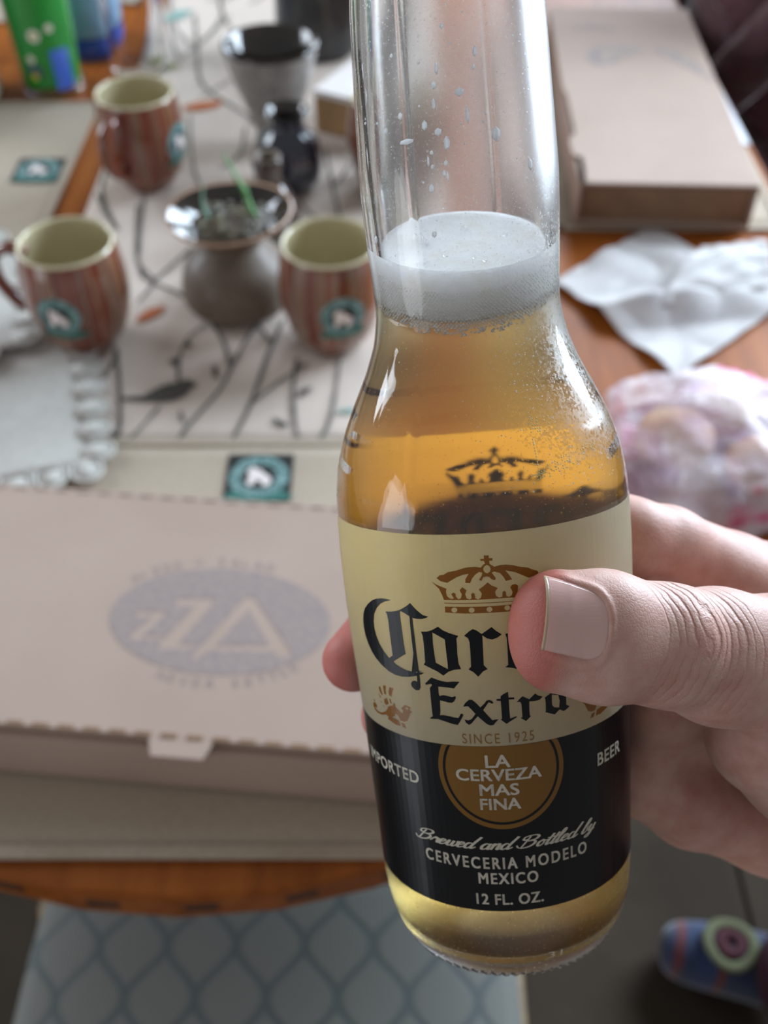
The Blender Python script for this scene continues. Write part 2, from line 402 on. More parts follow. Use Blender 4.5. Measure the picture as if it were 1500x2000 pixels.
TR = {"ink":[[[[-37.25,14.04],[-40.11,14.0],[-42.4,14.13],[-45.28,14.48],[-48.13,15.17],[-50.94,16.21],[-53.35,17.38],[-54.9,18.63],[-55.86,20.18],[-56.2,21.89],[-55.74,23.62],[-54.37,25.22],[-52.52,26.63],[-50.02,27.83],[-46.57,28.91],[-43.06,29.71],[-39.64,30.13],[-36.32,30.14],[-33.17,29.89],[-29.81,29.39],[-27.13,28.84],[-25.89,28.41],[-25.01,27.92],[-26.51,28.1],[-28.68,28.44],[-31.36,28.59],[-33.81,28.48],[-36.58,28.09],[-38.67,27.67],[-39.79,27.24],[-33.21,24.98],[-33.44,22.81],[-33.58,19.39],[-33.74,16.79],[-33.57,16.09],[-33.07,16.05],[-31.66,16.31],[-29.64,16.85],[-29.71,18.21],[-29.74,21.15],[-29.71,24.59],[-29.46,28.73],[-29.27,29.63],[-29.4,30.59],[-30.56,30.44],[-31.75,30.73],[-32.4,31.21],[-32.28,31.79],[-31.33,32.3],[-30.16,32.52],[-28.88,32.31],[-28.21,31.67],[-28.03,29.88],[-28.12,28.15],[-28.27,24.48],[-28.26,21.28],[-28.36,18.46],[-28.42,17.12],[-26.49,17.2],[-24.5,17.13],[-22.9,16.83],[-21.9,16.55],[-24.12,16.28],[-26.15,15.48],[-27.77,14.66],[-28.78,14.08],[-30.59,14.83],[-33.47,15.75],[-35.56,16.19],[-37.74,16.48],[-40.92,16.76],[-40.13,17.2],[-39.82,18.32],[-39.84,20.16],[-39.81,22.83],[-39.8,24.92],[-39.83,25.97],[-41.83,26.73],[-44.18,25.65],[-46.32,24.26],[-47.73,22.67],[-48.37,21.1],[-48.3,19.57],[-47.36,17.84],[-45.41,16.41],[-43.07,15.31],[-40.21,14.53]]],[[[-25.48,19.77],[-22.98,19.64],[-20.91,19.21],[-18.59,18.46],[-16.87,19.16],[-14.62,19.68],[-11.39,20.22],[-12.16,20.77],[-12.17,22.23],[-12.32,24.16],[-12.16,25.94],[-11.42,27.08],[-14.11,27.27],[-16.27,27.75],[-18.32,28.62],[-20.51,27.83],[-25.83,26.67],[-25.1,26.19],[-24.86,23.46],[-24.91,20.53]],[[-20.93,19.73],[-21.13,21.97],[-20.94,24.74],[-20.78,25.99],[-16.31,27.2],[-16.26,26.03],[-16.38,23.44],[-16.46,21.01]]],[[[-9.3,20.16],[-7.5,19.33],[-6.1,18.85],[-4.7,19.17],[-3.09,19.9],[-1.13,19.21],[0.54,18.59],[2.14,19.48],[3.93,20.22],[2.25,20.84],[0.43,21.13],[-1.33,20.84],[-2.85,20.2],[-2.97,22.44],[-3.14,26.29],[-1.85,27.14],[-3.59,27.59],[-5.42,28.66],[-6.99,27.71],[-8.75,27.12],[-7.74,26.57],[-7.56,24.13],[-7.53,21.56],[-7.97,20.68]]],[[[5.15,20.19],[7.33,19.99],[9.31,19.79],[12.06,20.62],[14.85,21.31],[14.36,26.91],[13.4,27.8],[11.92,28.48],[9.35,27.73],[7.13,27.28],[4.48,26.98],[5.51,26.54],[5.6,23.73],[5.6,21.17]],[[8.93,20.71],[9.26,25.88],[12.03,26.7],[12.2,21.9]]],[[[-26.1,30.71],[-24.75,30.01],[-23.2,29.22],[-21.75,29.48],[-19.22,29.8],[-17.14,29.91],[-15.03,29.76],[-12.37,29.73],[-13.5,30.43],[-14.77,31.23],[-16.12,31.13],[-18.21,31.07],[-20.77,31.06],[-20.94,32.36],[-20.76,33.06],[-19.17,32.79],[-17.71,32.89],[-15.83,33.07],[-15.09,32.94],[-14.44,32.82],[-14.41,33.26],[-15.17,33.99],[-16.07,34.31],[-17.55,34.31],[-19.45,34.08],[-20.73,34.0],[-20.84,34.96],[-21.0,36.37],[-21.38,37.24],[-19.84,37.12],[-17.92,37.24],[-16.01,37.44],[-14.09,37.5],[-13.36,36.76],[-12.8,36.49],[-12.11,36.75],[-12.75,37.46],[-13.74,38.31],[-14.6,39.05],[-16.3,38.95],[-18.83,38.59],[-22.28,38.15],[-25.65,38.32],[-25.71,38.13],[-24.45,37.68],[-24.49,36.37],[-24.45,34.22],[-24.31,31.51],[-23.26,30.88],[-23.54,30.63],[-24.7,30.8],[-25.65,30.99]]],[[[-11.93,35.03],[-11.08,34.25],[-9.55,33.53],[-8.53,33.52],[-7.39,33.99],[-5.54,35.15],[-4.03,34.35],[-3.15,33.72],[-2.14,33.6],[-1.17,33.83],[-0.64,34.31],[-1.15,34.43],[-2.4,34.09],[-4.62,35.73],[-2.97,36.95],[-1.49,37.98],[-0.47,37.83],[0.75,37.8],[-0.12,38.31],[-1.22,38.99],[-2.44,39.05],[-3.62,38.76],[-5.32,37.86],[-6.83,37.04],[-9.3,38.57],[-10.3,38.93],[-11.37,38.5],[-11.87,37.79],[-10.45,37.98],[-9.17,37.64],[-7.56,36.53],[-9.41,35.28],[-10.16,34.91],[-11.0,34.95]]],[[[0.51,33.47],[2.0,33.47],[2.06,32.95],[2.99,32.57],[4.83,32.11],[4.93,33.36],[7.0,33.43],[6.95,33.82],[4.96,33.78],[4.94,35.81],[5.04,37.8],[6.27,37.63],[7.42,37.46],[7.54,37.66],[5.81,38.19],[3.61,38.9],[1.49,37.88],[2.01,37.78],[2.05,35.67],[2.01,33.94],[0.56,33.85]]],[[[7.8,34.48],[9.08,33.79],[10.02,33.38],[11.11,33.75],[12.5,34.21],[13.8,33.63],[14.77,33.19],[15.89,33.7],[17.64,34.09],[16.44,34.67],[14.76,34.76],[12.47,34.68],[12.35,36.3],[12.44,37.59],[12.8,37.85],[10.9,38.74],[8.91,37.92],[9.63,37.85],[9.55,36.32],[9.47,34.91],[9.02,34.49]]],[[[18.39,34.41],[20.13,33.89],[21.71,33.25],[22.71,32.96],[24.82,33.56],[27.03,34.2],[27.15,35.56],[27.18,36.97],[28.6,37.46],[27.24,37.91],[26.04,38.16],[24.22,37.59],[22.23,38.4],[20.15,37.93],[18.4,37.5],[18.64,37.35],[18.73,35.72],[18.59,34.66]],[[21.22,34.07],[21.22,36.22],[21.99,36.85],[24.11,37.16],[24.39,35.78],[23.88,34.44]]]],"gold":[[[[-0.36,4.5],[1.3,4.56],[1.23,5.09],[2.46,5.13],[2.4,5.61],[1.33,5.58],[1.36,6.22],[2.34,6.57],[2.85,6.82],[5.03,6.58],[6.92,6.6],[9.34,6.85],[11.5,7.27],[14.53,7.67],[15.89,8.1],[17.85,8.54],[18.19,9.01],[16.87,9.37],[14.57,9.65],[12.41,8.96],[9.99,8.25],[6.52,7.67],[7.76,8.57],[8.75,9.55],[6.54,9.73],[5.82,8.92],[4.71,8.11],[2.73,7.71],[1.9,7.9],[3.12,8.95],[2.93,9.4],[1.74,9.2],[0.99,8.7],[-0.07,8.55],[-1.16,8.71],[-1.78,9.37],[-2.56,9.12],[-1.52,8.32],[-1.32,7.79],[-2.37,7.61],[-3.78,8.1],[-4.96,8.83],[-5.75,9.73],[-7.38,9.64],[-7.29,8.95],[-6.06,7.9],[-7.84,8.02],[-10.38,8.53],[-13.73,9.59],[-16.12,9.31],[-17.52,8.71],[-16.25,8.13],[-14.8,8.0],[-13.31,7.52],[-10.21,7.2],[-7.41,6.73],[-5.76,6.61],[-3.59,6.59],[-1.73,6.8],[-0.86,6.3],[-0.16,6.09],[-0.5,5.54],[-1.7,5.51],[-1.65,5.13],[-0.45,5.18]],[[0.48,6.33],[-0.49,6.6],[-0.96,7.12],[-0.63,7.66],[0.27,8.0],[1.25,7.73],[1.66,7.22],[1.38,6.68]]],[[[-19.45,9.43],[-17.65,10.02],[-14.19,10.76],[-14.49,11.39],[-14.27,12.17],[-13.51,12.64],[-12.4,12.79],[-11.81,12.63],[-12.67,11.85],[-11.92,11.51],[-11.18,11.7],[-11.06,12.32],[-10.32,12.87],[-9.31,12.64],[-8.92,11.86],[-9.63,11.07],[-8.58,10.46],[-7.17,11.1],[-7.76,11.87],[-7.38,12.66],[-6.33,12.95],[-5.6,12.68],[-5.7,11.91],[-5.05,11.61],[-4.41,11.86],[-4.38,12.71],[-3.33,12.98],[-2.33,12.61],[-1.96,11.84],[-2.94,11.03],[-1.38,10.46],[0.32,9.75],[1.59,10.41],[3.56,10.94],[2.57,11.7],[2.84,12.49],[3.87,12.87],[4.98,12.74],[5.17,11.83],[5.79,11.63],[6.3,11.88],[6.35,12.66],[7.27,12.94],[8.27,12.61],[8.61,12.01],[7.89,11.04],[8.61,10.61],[9.74,10.51],[10.65,10.9],[10.39,12.12],[11.13,13.11],[12.27,12.88],[13.19,12.02],[13.87,10.82],[15.88,10.67],[18.57,9.66],[17.88,10.52],[16.03,11.92],[15.02,13.55],[8.08,13.09],[2.63,13.02],[-5.52,13.04],[-15.42,13.01],[-15.97,12.04],[-16.93,10.8]]],[[[-15.48,13.52],[-11.97,13.63],[-2.87,13.65],[8.02,13.77],[14.72,13.93],[14.69,14.03],[8.0,13.89],[-2.89,13.8],[-11.98,13.78],[-15.39,13.7]]],[[[-15.35,14.32],[-4.33,14.4],[2.46,14.46],[7.94,14.46],[14.52,14.45],[14.26,15.61],[7.8,15.8],[-0.41,15.73],[-8.64,15.71],[-15.4,15.51]],[[-10.96,14.99],[-11.11,15.22],[-11.44,15.41],[-11.88,15.51],[-12.35,15.51],[-12.77,15.41],[-13.04,15.23],[-13.11,15.0],[-12.98,14.78],[-12.65,14.6],[-12.2,14.5],[-11.72,14.49],[-11.3,14.58],[-11.03,14.76]],[[-4.89,15.09],[-5.02,15.3],[-5.33,15.47],[-5.77,15.58],[-6.23,15.57],[-6.63,15.46],[-6.9,15.28],[-6.97,15.05],[-6.83,14.82],[-6.53,14.65],[-6.1,14.56],[-5.63,14.57],[-5.22,14.67],[-4.97,14.86]],[[1.3,15.11],[1.17,15.35],[0.86,15.51],[0.44,15.6],[-0.02,15.58],[-0.42,15.47],[-0.69,15.27],[-0.76,15.05],[-0.63,14.83],[-0.32,14.66],[0.1,14.58],[0.56,14.58],[0.96,14.71],[1.22,14.89]],[[7.48,15.11],[7.36,15.33],[7.05,15.49],[6.62,15.56],[6.16,15.54],[5.75,15.41],[5.48,15.22],[5.41,14.99],[5.53,14.78],[5.84,14.61],[6.27,14.54],[6.73,14.56],[7.14,14.69],[7.41,14.88]],[[13.12,15.1],[12.99,15.31],[12.67,15.47],[12.24,15.54],[11.76,15.5],[11.35,15.37],[11.08,15.18],[11.0,14.95],[11.13,14.73],[11.43,14.57],[11.86,14.5],[12.34,14.53],[12.75,14.66],[13.04,14.87]]],[[[-51.27,34.53],[-50.2,33.98],[-49.57,35.03],[-49.2,35.81],[-49.73,35.94],[-50.77,35.38]]],[[[-48.12,33.67],[-47.12,33.36],[-46.22,33.4],[-46.79,34.44],[-46.71,35.32],[-47.71,35.5],[-48.02,34.79]]],[[[-44.05,33.3],[-41.89,33.4],[-42.79,34.22],[-43.74,35.44],[-44.99,35.28],[-45.0,34.52]]],[[[-52.22,35.87],[-50.34,36.71],[-51.15,36.71],[-51.99,36.25]]],[[[-57.1,37.8],[-55.66,38.41],[-56.54,38.39]]],[[[-51.64,37.47],[-50.07,37.73],[-50.87,37.77]]],[[[-48.52,36.55],[-47.57,36.5],[-46.87,36.09],[-46.42,36.58],[-46.04,37.36],[-47.79,37.92],[-48.75,37.52]]],[[[-45.15,36.05],[-44.32,36.11],[-44.15,37.17],[-44.88,37.02]]],[[[-50.27,38.36],[-48.9,38.48],[-49.81,38.57]]],[[[-57.88,38.98],[-56.18,38.67],[-55.2,39.01],[-54.88,39.6],[-56.69,39.75],[-55.61,40.29],[-53.61,40.41],[-51.23,40.13],[-48.87,39.49],[-47.48,38.77],[-46.58,38.04],[-45.29,37.72],[-43.6,37.43],[-42.8,36.65],[-42.19,36.81],[-42.12,37.48],[-41.03,37.91],[-39.23,38.48],[-38.37,38.36],[-38.28,37.65],[-39.05,37.44],[-36.81,36.43],[-33.66,36.61],[-34.69,37.06],[-34.7,37.39],[-33.72,37.53],[-34.74,38.07],[-36.59,39.87],[-38.27,40.33],[-40.26,40.26],[-41.17,39.37],[-42.68,38.94],[-43.37,39.67],[-45.11,40.18],[-41.29,40.39],[-40.7,41.58],[-43.47,41.64],[-47.81,41.02],[-47.32,40.44],[-48.7,40.15],[-51.49,40.69],[-55.05,40.88],[-57.28,40.5],[-58.2,39.81]],[[-37.07,37.17],[-36.18,37.4],[-35.28,37.28],[-35.27,36.87],[-36.19,36.85]]],[[[-40.15,40.66],[-38.4,40.76],[-37.65,41.72],[-39.47,41.58]]],[[[52.07,34.53],[51.0,33.98],[50.37,35.03],[50.0,35.81],[50.53,35.94],[51.57,35.38]]],[[[48.92,33.67],[47.92,33.36],[47.02,33.4],[47.59,34.44],[47.51,35.32],[48.51,35.5],[48.82,34.79]]],[[[44.85,33.3],[42.69,33.4],[43.59,34.22],[44.54,35.44],[45.79,35.28],[45.8,34.52]]],[[[53.02,35.87],[51.14,36.71],[51.95,36.71],[52.79,36.25]]],[[[57.9,37.8],[56.46,38.41],[57.34,38.39]]],[[[52.44,37.47],[50.87,37.73],[51.67,37.77]]],[[[49.32,36.55],[48.37,36.5],[47.67,36.09],[47.22,36.58],[46.84,37.36],[48.59,37.92],[49.55,37.52]]],[[[45.95,36.05],[45.12,36.11],[44.95,37.17],[45.68,37.02]]],[[[51.07,38.36],[49.7,38.48],[50.61,38.57]]],[[[58.68,38.98],[56.98,38.67],[56.0,39.01],[55.68,39.6],[57.49,39.75],[56.41,40.29],[54.41,40.41],[52.03,40.13],[49.67,39.49],[48.28,38.77],[47.38,38.04],[46.09,37.72],[44.4,37.43],[43.6,36.65],[42.99,36.81],[42.92,37.48],[41.83,37.91],[40.03,38.48],[39.17,38.36],[39.08,37.65],[39.85,37.44],[37.61,36.43],[34.46,36.61],[35.49,37.06],[35.5,37.39],[34.52,37.53],[35.54,38.07],[37.39,39.87],[39.07,40.33],[41.06,40.26],[41.97,39.37],[43.48,38.94],[44.17,39.67],[45.91,40.18],[42.09,40.39],[41.5,41.58],[44.27,41.64],[48.61,41.02],[48.12,40.44],[49.5,40.15],[52.29,40.69],[55.85,40.88],[58.08,40.5],[59.0,39.81]],[[37.87,37.17],[36.98,37.4],[36.08,37.28],[36.07,36.87],[36.99,36.85]]],[[[40.95,40.66],[39.2,40.76],[38.45,41.72],[40.27,41.58]]]]}
def rect(t0, t1, h0, h1, n=1):
    return flat_shape([[(t0, h0), (t1, h0), (t1, h1), (t0, h1)]])
def disc(tc, hc, rmm, n=72, hmin=None, rr=29.4):
    k = 180 / PI / rr; pts = []
    for i in range(n):
        a = 2 * PI * i / n; h = hc + rmm * math.sin(a); pts.append((tc + rmm * math.cos(a) * k, max(h, hmin) if hmin else h))
    return pts
HM = 43.6
for side, o_ in (('front', 0.0), ('back', 180.0)):
    sfx = '' if side == 'front' else ''
    dz = 0.0 if side == 'front' else -6.0
    mv = (lambda pl: [(t + o_, h) for t, h in pl]) if side == 'front' else (lambda pl: [(t * 0.70 + o_ - 4.5, (h - 1.5) * 0.72 - 4.5) for t, h in pl])
    lw = (-86, 86)
    wl = wrap(rect(lw[0] + o_, lw[1] + o_, 0.3 + dz, HM + dz), 'pale_label_panel', M_white if side == 'front' else M_back_glow, 0.04)
    wrap(rect(lw[0] + o_, lw[1] + o_, HM + dz, 80.9), 'navy_label_band', M_navy, 0.04)
    G = TR['gold']; groups = [('brand_lettering', TR['ink'], M_ink), ('crown_emblem', G[:4], M_gold), ('griffin_emblem', G[4:14], M_gold), ('griffin_emblem', G[14:], M_gold)]
    for nm, shapes, m_ in groups:
        def shp():
            ms = [flat_shape([mv(l) for l in g]) for g in shapes]
            if nm == 'brand_lettering':   # the letters the thumb hides: n and a
                a_ = TR['ink'][8]; r_ = TR['ink'][2]
                for t_ in (18.5, 28.0): ms.append(flat_shape([mv([(t_ + (t - r_[0][0][0]) * 0.8, h) for t, h in l]) for l in r_]))
                t0 = min(t for t, h in a_[0]); h0 = min(h for t, h in a_[0])
                ms.append(flat_shape([mv([(43.0 + (t - t0) * 1.5, 19.4 + (h - h0) * 1.75) for t, h in l]) for l in a_]))
            return join_meshes(ms)
        wrap(shp(), nm, m_ if side == 'front' else M_back, 0.09) if nm != 'griffin_emblem' else tag(wrap(shp(), nm, m_ if side == 'front' else M_back, 0.09), kind='stuff')
        if side == 'back' and nm != 'griffin_emblem': wrap(shp(), nm, M_back, 0.015)   # the print shows through from inside the glass
    if side == 'back': continue
    wrap(flat_shape([disc(0.4, 49.2, 12.75, hmin=HM)]), 'medallion', M_medal, 0.07)
    wrap(flat_shape([disc(0.4, 49.2, 11.75, hmin=HM + 0.02), disc(0.4, 49.2, 11.2, hmin=HM + 0.04)]), 'medallion_ring', M_navy, 0.10)
    def line(s, t0, t1, hb, ht, m, bold=0.0, nm='lettering', shear=0.0, sp=1.0):
        k = 0.16 if bold else 0.0
        ms = [fit_mesh(text_shape(s, 0.0, shear, sp), t0 + k, t1 - k, hb, ht)]
        if bold: ms += [fit_mesh(text_shape(s, 0.0, shear, sp), t0 + a, t1 - 2 * k + a, hb - c, ht - c) for a, c in ((0, 0.05), (2 * k, 0.05), (0, -0.05), (2 * k, -0.05))]
        wrap(join_meshes(ms), nm, m, 0.12, dth=4)
    line('SINCE 1925', -13.4, 13.7, 43.0, 40.85, M_brown, 0.0, sp=1.25)
    line('LA', -5.5, 4.1, 48.2, 45.55, M_pale, 0.02)
    line('CERVEZA', -17.3, 16.0, 51.15, 48.65, M_pale, 0.02)
    line('MAS', -8.5, 6.9, 54.4, 51.9, M_pale, 0.02)
    line('FINA', -8.7, 7.2, 57.5, 55.1, M_pale, 0.02)
    line('IMPORTED', -70.0, -34.3, 53.75, 51.1, M_pale, 0.02, sp=1.1)
    line('BEER', 42.1, 58.3, 52.85, 50.15, M_pale, 0.02, sp=1.1)
    line('CERVECERIA MODELO', -35.0, 35.0, 71.0, 68.4, M_pale, 0.02, sp=1.3)
    line('MEXICO', -11.9, 12.5, 74.5, 72.0, M_pale, 0.02, sp=1.2)
    line('12 FL. OZ.', -13.5, 14.3, 79.3, 76.9, M_pale, 0.02, sp=1.1)
    # flowing script line, drawn with a pen stroke
    SC = {'B': (1.5, [[(.35, .1), (.55, 1.9)], [(.1, 1.5), (.15, 1.85), (.5, 2.05), (1.0, 2.05), (1.25, 1.75), (1.1, 1.35), (.6, 1.15)], [(.6, 1.15), (1.1, 1.1), (1.25, .7), (1.0, .2), (.5, 0), (.1, .15), (-.1, .5)], [(.1, 1.5), (.3, 1.3), (.5, 1.5)]]),
          'r': (.62, [[(-.1, .25), (.15, .95), (.3, 1.0), (.25, .75), (.5, .9), (.5, .3), (.6, .05), (.8, .3)]]),
          'e': (.62, [[(0, .3), (.4, .6), (.5, .9), (.3, 1), (.12, .7), (.12, .25), (.3, 0), (.7, .3)]]),
          'w': (.95, [[(0, .4), (.2, 1), (.18, .2), (.35, 0), (.55, .3), (.6, .95), (.58, .2), (.75, 0), (.95, .4), (.9, .95), (1.05, .85)]]),
          'd': (.85, [[(.55, .85), (.3, 1), (.08, .6), (.15, .1), (.35, 0), (.6, .4)], [(.9, 2.1), (.65, .9), (.6, .2), (.7, 0), (.95, .3)]]),
          'a': (.75, [[(.55, .85), (.3, 1), (.08, .6), (.15, .1), (.35, 0), (.6, .4)], [(.62, 1), (.6, .2), (.7, 0), (.9, .3)]]),
          'n': (.8, [[(.05, .8), (.2, 1), (.15, 0)], [(.15, .4), (.45, 1), (.6, .9), (.6, .15), (.7, 0), (.9, .3)]]),
          'o': (.65, [[(.4, 1), (.12, .7), (.12, .2), (.3, 0), (.52, .3), (.5, .85), (.35, 1), (.45, .8), (.8, .85)]]),
          't': (.45, [[(.4, 1.7), (.2, .5), (.25, 0), (.55, .3)], [(.05, 1.15), (.55, 1.2)]]),
          'l': (.45, [[(0, .4), (.4, 1.3), (.5, 1.9), (.38, 2.1), (.25, 1.7), (.15, .3), (.25, 0), (.55, .3)]]),
          'b': (.6, [[(0, .4), (.4, 1.3), (.5, 1.9), (.38, 2.1), (.25, 1.7), (.1, .3), (.25, 0), (.5, .3), (.5, .8), (.75, .85)]]),
          'y': (.75, [[(.05, .8), (.2, 1), (.15, .3), (.3, .1), (.55, .5)], [(.62, 1), (.5, 0), (.3, -.7), (.05, -.75), (.1, -.4), (.7, .2)]]), ' ': (.5, [])}
    cx = 0.0; strokes = []
    for ch in 'Brewed and Bottled by':
        wd, st = SC[ch]
        for s_ in st: strokes.append([(cx + x + 0.35 * y, y) for x, y in s_])
        cx += wd
    X0, X1 = -39.5, 39.0; V = []; F = []
    for s_ in strokes:
        p = [(q.x, q.y) for q in catmull([(x, y, 0) for x, y in s_], 4)]
        for i in range(len(p) - 1):
            dx, dy = p[i + 1][0] - p[i][0], p[i + 1][1] - p[i][1]; L = math.hypot(dx, dy) or 1; wgt = 0.075 + 0.05 * max(0, -dy / L)
            nx, ny = -dy / L * wgt, dx / L * wgt; ex, ey = dx / L * 0.04, dy / L * 0.04; b = len(V)
            V += [(p[i][0] - nx - ex, p[i][1] - ny - ey, 0), (p[i][0] + nx - ex, p[i][1] + ny - ey, 0), (p[i + 1][0] + nx + ex, p[i + 1][1] + ny + ey, 0), (p[i + 1][0] - nx + ex, p[i + 1][1] - ny + ey, 0)]; F.append((b, b + 1, b + 2, b + 3))
    me = bpy.data.meshes.new('s'); me.from_pydata([(X0 + x / cx * (X1 - X0), 66.5 - y * 1.28, 0) for x, y, z in V], [], F)
    wrap(me, 'script_lettering', M_pale, 0.12, dth=6, dh=6)
    # small embossed numbers on the heel
    line('31', 15.6, 22.6, 94.2, 92.4, M_pale, 0.0, nm='heel_numerals')
    # dotted batch code printed on the shoulder
    it2 = []
    for pth, ph in [[21.01, -8.44], [20.91, -8.97], [21.97, -8.61], [21.87, -9.13], [21.77, -9.66], [22.89, -8.78], [22.79, -9.31], [22.7, -9.83], [23.86, -8.94], [23.67, -9.99], [25.89, -8.74], [25.8, -9.27], [25.67, -10.31], [25.67, -10.82], [26.69, -9.96], [27.8, -9.58], [28.84, -9.74], [28.81, -10.26], [28.83, -10.77], [28.86, -11.28], [29.95, -9.36], [29.87, -9.89], [29.88, -10.92], [32.08, -9.66], [32.01, -10.19], [32.1, -11.22], [32.14, -11.73], [33.18, -9.81], [33.23, -10.84], [33.33, -11.87], [34.34, -10.99], [34.46, -12.02], [35.46, -10.62], [35.53, -11.13], [35.59, -11.64], [36.63, -10.23], [36.93, -12.29], [39.07, -10.5], [39.4, -12.04], [40.59, -11.66], [40.78, -12.69], [41.73, -10.74], [42.05, -12.3], [43.19, -11.39], [43.37, -11.9], [43.49, -12.42], [43.6, -12.94], [44.5, -10.98], [44.94, -12.54], [45.06, -13.06], [47.8, -12.24], [48.02, -12.76], [49.27, -11.82], [49.42, -12.34], [49.65, -12.86], [22.61, -18.96], [22.64, -19.06], [22.75, -19.23], [21.85, -17.58], [21.72, -16.99], [23.37, -19.35], [23.03, -18.17], [22.84, -17.58], [24.04, -18.16], [23.84, -17.58], [25.43, -19.34], [25.21, -18.75], [25.0, -18.16], [24.84, -17.57], [24.63, -16.98], [25.84, -17.57], [25.62, -16.98], [28.63, -19.32], [28.38, -18.73], [27.66, -16.96], [30.76, -19.3], [30.22, -18.12], [29.95, -17.53], [31.63, -18.69], [21.62, -15.72], [21.63, -15.2], [21.65, -14.68], [21.67, -14.16], [21.69, -13.64], [21.7, -13.13], [21.72, -12.61], [21.74, -12.09], [21.75, -11.58], [21.77, -11.06], [21.78, -10.54], [21.8, -10.03], [19.24, -9.32], [19.85, -9.35], [20.51, -9.38], [21.12, -9.42], [21.78, -9.44], [22.43, -9.47], [23.09, -9.5], [23.74, -9.52], [24.4, -9.55]]: it2.append((bpt(pth, ph, 0.03), 0.00016))
    M_dot = mat('code_ink', '#E9E2A6', 0.5)
    tag(balls('batch_code', it2, M_dot, bottle), kind='stuff')
# ------------------------------------------------------------------ floor and table
TZ = 0.74
M_floor = noisy('floor_stone', '#30281F', '#3C332A', 0.8, 6, 5, 0.15, 0.002, spec=0.15)
_v = coords(M_floor, 'Object'); 
fl = MB(); tiles = []
def floor_tile(x0, y0, s, p):
    g = 0.003
    return MB().box(x0 + g, x0 + s - g, y0 + g, y0 + s - g, -0.012, 0.0).build('floor_tile', M_floor, p)
M_grout = noisy('grout', '#221F1B', '#292521', 0.9, 60)
floor_ = MB().box(-2.6, 2.6, -1.6, 3.6, -0.03, -0.006).build('floor', M_grout); tag(floor_, kind='structure')
for i in range(-4, 5):
    for j in range(-2, 6): floor_tile(i * 0.52 - 0.06, j * 0.52 + 0.22, 0.52, floor_)

M_wall = noisy('painted_wall', '#B9AE9E', '#B2A797', 0.8, 30, 2)
wb = MB()
for x0, x1, z0, z1 in ((-2.6, 0.28, 0, 2.7), (1.72, 2.6, 0, 2.7), (0.28, 1.72, 0, 1.33), (0.28, 1.72, 2.57, 2.7)): wb.box(x0, x1, 3.2, 3.3, z0, z1)
tag(wb.build('wall_back', M_wall), kind='structure')
M_trim = mat('white_trim', '#DAD8D2', 0.5)
tag(MB().box(-2.6, 2.6, 3.185, 3.2, 0.0, 0.09).build('baseboard_back', M_trim, None, bevel=0.003), kind='structure')
wf = MB()
for x0, x1, z0, z1 in ((0.24, 0.30, 1.29, 2.61), (1.70, 1.76, 1.29, 2.61), (0.24, 1.76, 1.29, 1.35), (0.24, 1.76, 2.55, 2.61)): wf.box(x0, x1, 3.17, 3.21, z0, z1)
tag(wf.build('window_1', M_trim, None), kind='structure')
M_wood = mat('orange_wood', '#A4602A', 0.42, spec=0.22)
_v = coords(M_wood, 'Object', (9.0, 0.8, 9.0)); _f = tex_noise(M_wood, _v, 5, 6, 0.6, 0.6); nt(M_wood)[1].new(ramp(M_wood, _f, [(0.3, '#7A3F12'), (0.55, '#94511C'), (0.75, '#A56026')]), nt(M_wood)[2].inputs['Base Color'])
bump(M_wood, _f, 0.08, 0.0005)
M_wood_dark = noisy('dark_inlay', '#3E2416', '#54301C', 0.4, 40)
table = empty('dining_table', (-0.115, 1.2, 0)); tag(table, 'long orange-stained wooden dining table with rounded end and dark inlaid rim', 'table')
def table_outline(inset=0.0, n=30):
    hw = 0.525 - inset; a = 0.76 - inset; yc = 0.989 - 1.2; y2 = 2.05 - 1.2; pts = []
    for i in range(n + 1):
        t = PI + PI * i / n; pts.append((hw * math.cos(t), yc + a * math.sin(t)))
    for i in range(n + 1):
        t = PI * i / n; pts.append((hw * math.cos(t), y2 + a * math.sin(t)))
    return pts
# two leaves of the top, meeting at a seam, with a moulded rim
def leaf(y0, y1):
    P_ = [(x, min(max(y, y0), y1)) for x, y in table_outline()]
    out = []
    for p in P_:
        if not out or (abs(out[-1][0] - p[0]) + abs(out[-1][1] - p[1])) > 1e-5: out.append(p)
    o = MB().prism(out, TZ - 0.028, TZ).build('table_leaf', M_wood, table, bevel=0.004, seg=3); return o
leaf(-2, 0.0995); leaf(0.1005, 2)
edge = MB()
po = table_outline(-0.0006); m_ = len(po)
for i in range(m_):   # dark dashes inlaid in the rim
    a_, b_ = Vector(po[i]), Vector(po[(i + 1) % m_]); L = (b_ - a_).length; t_ = (b_ - a_) / L if L else Vector((1, 0)); n_ = Vector((t_.y, -t_.x)); s_ = 0.006
    while s_ < L - 0.02:
        p = a_ + t_ * s_; q = p + t_ * 0.018
        for k, (u_, w_) in enumerate(((p, q),)):
            edge.add([(u_.x - n_.x * .004, u_.y - n_.y * .004, TZ - 0.0025), (w_.x - n_.x * .004, w_.y - n_.y * .004, TZ - 0.0025), (w_.x, w_.y, TZ - 0.0105), (u_.x, u_.y, TZ - 0.0105), (u_.x + n_.x * .0004, u_.y + n_.y * .0004, TZ - 0.016), (w_.x + n_.x * .0004, w_.y + n_.y * .0004, TZ - 0.016)], [(0, 1, 2, 3), (3, 2, 5, 4)])
        s_ += 0.034
tag(edge.build('rim_inlay', M_wood_dark, table), kind='stuff')
MB().box(-0.38, 0.38, -0.60, 1.45, TZ - 0.11, TZ - 0.03).build('apron', M_wood, table, bevel=0.003)
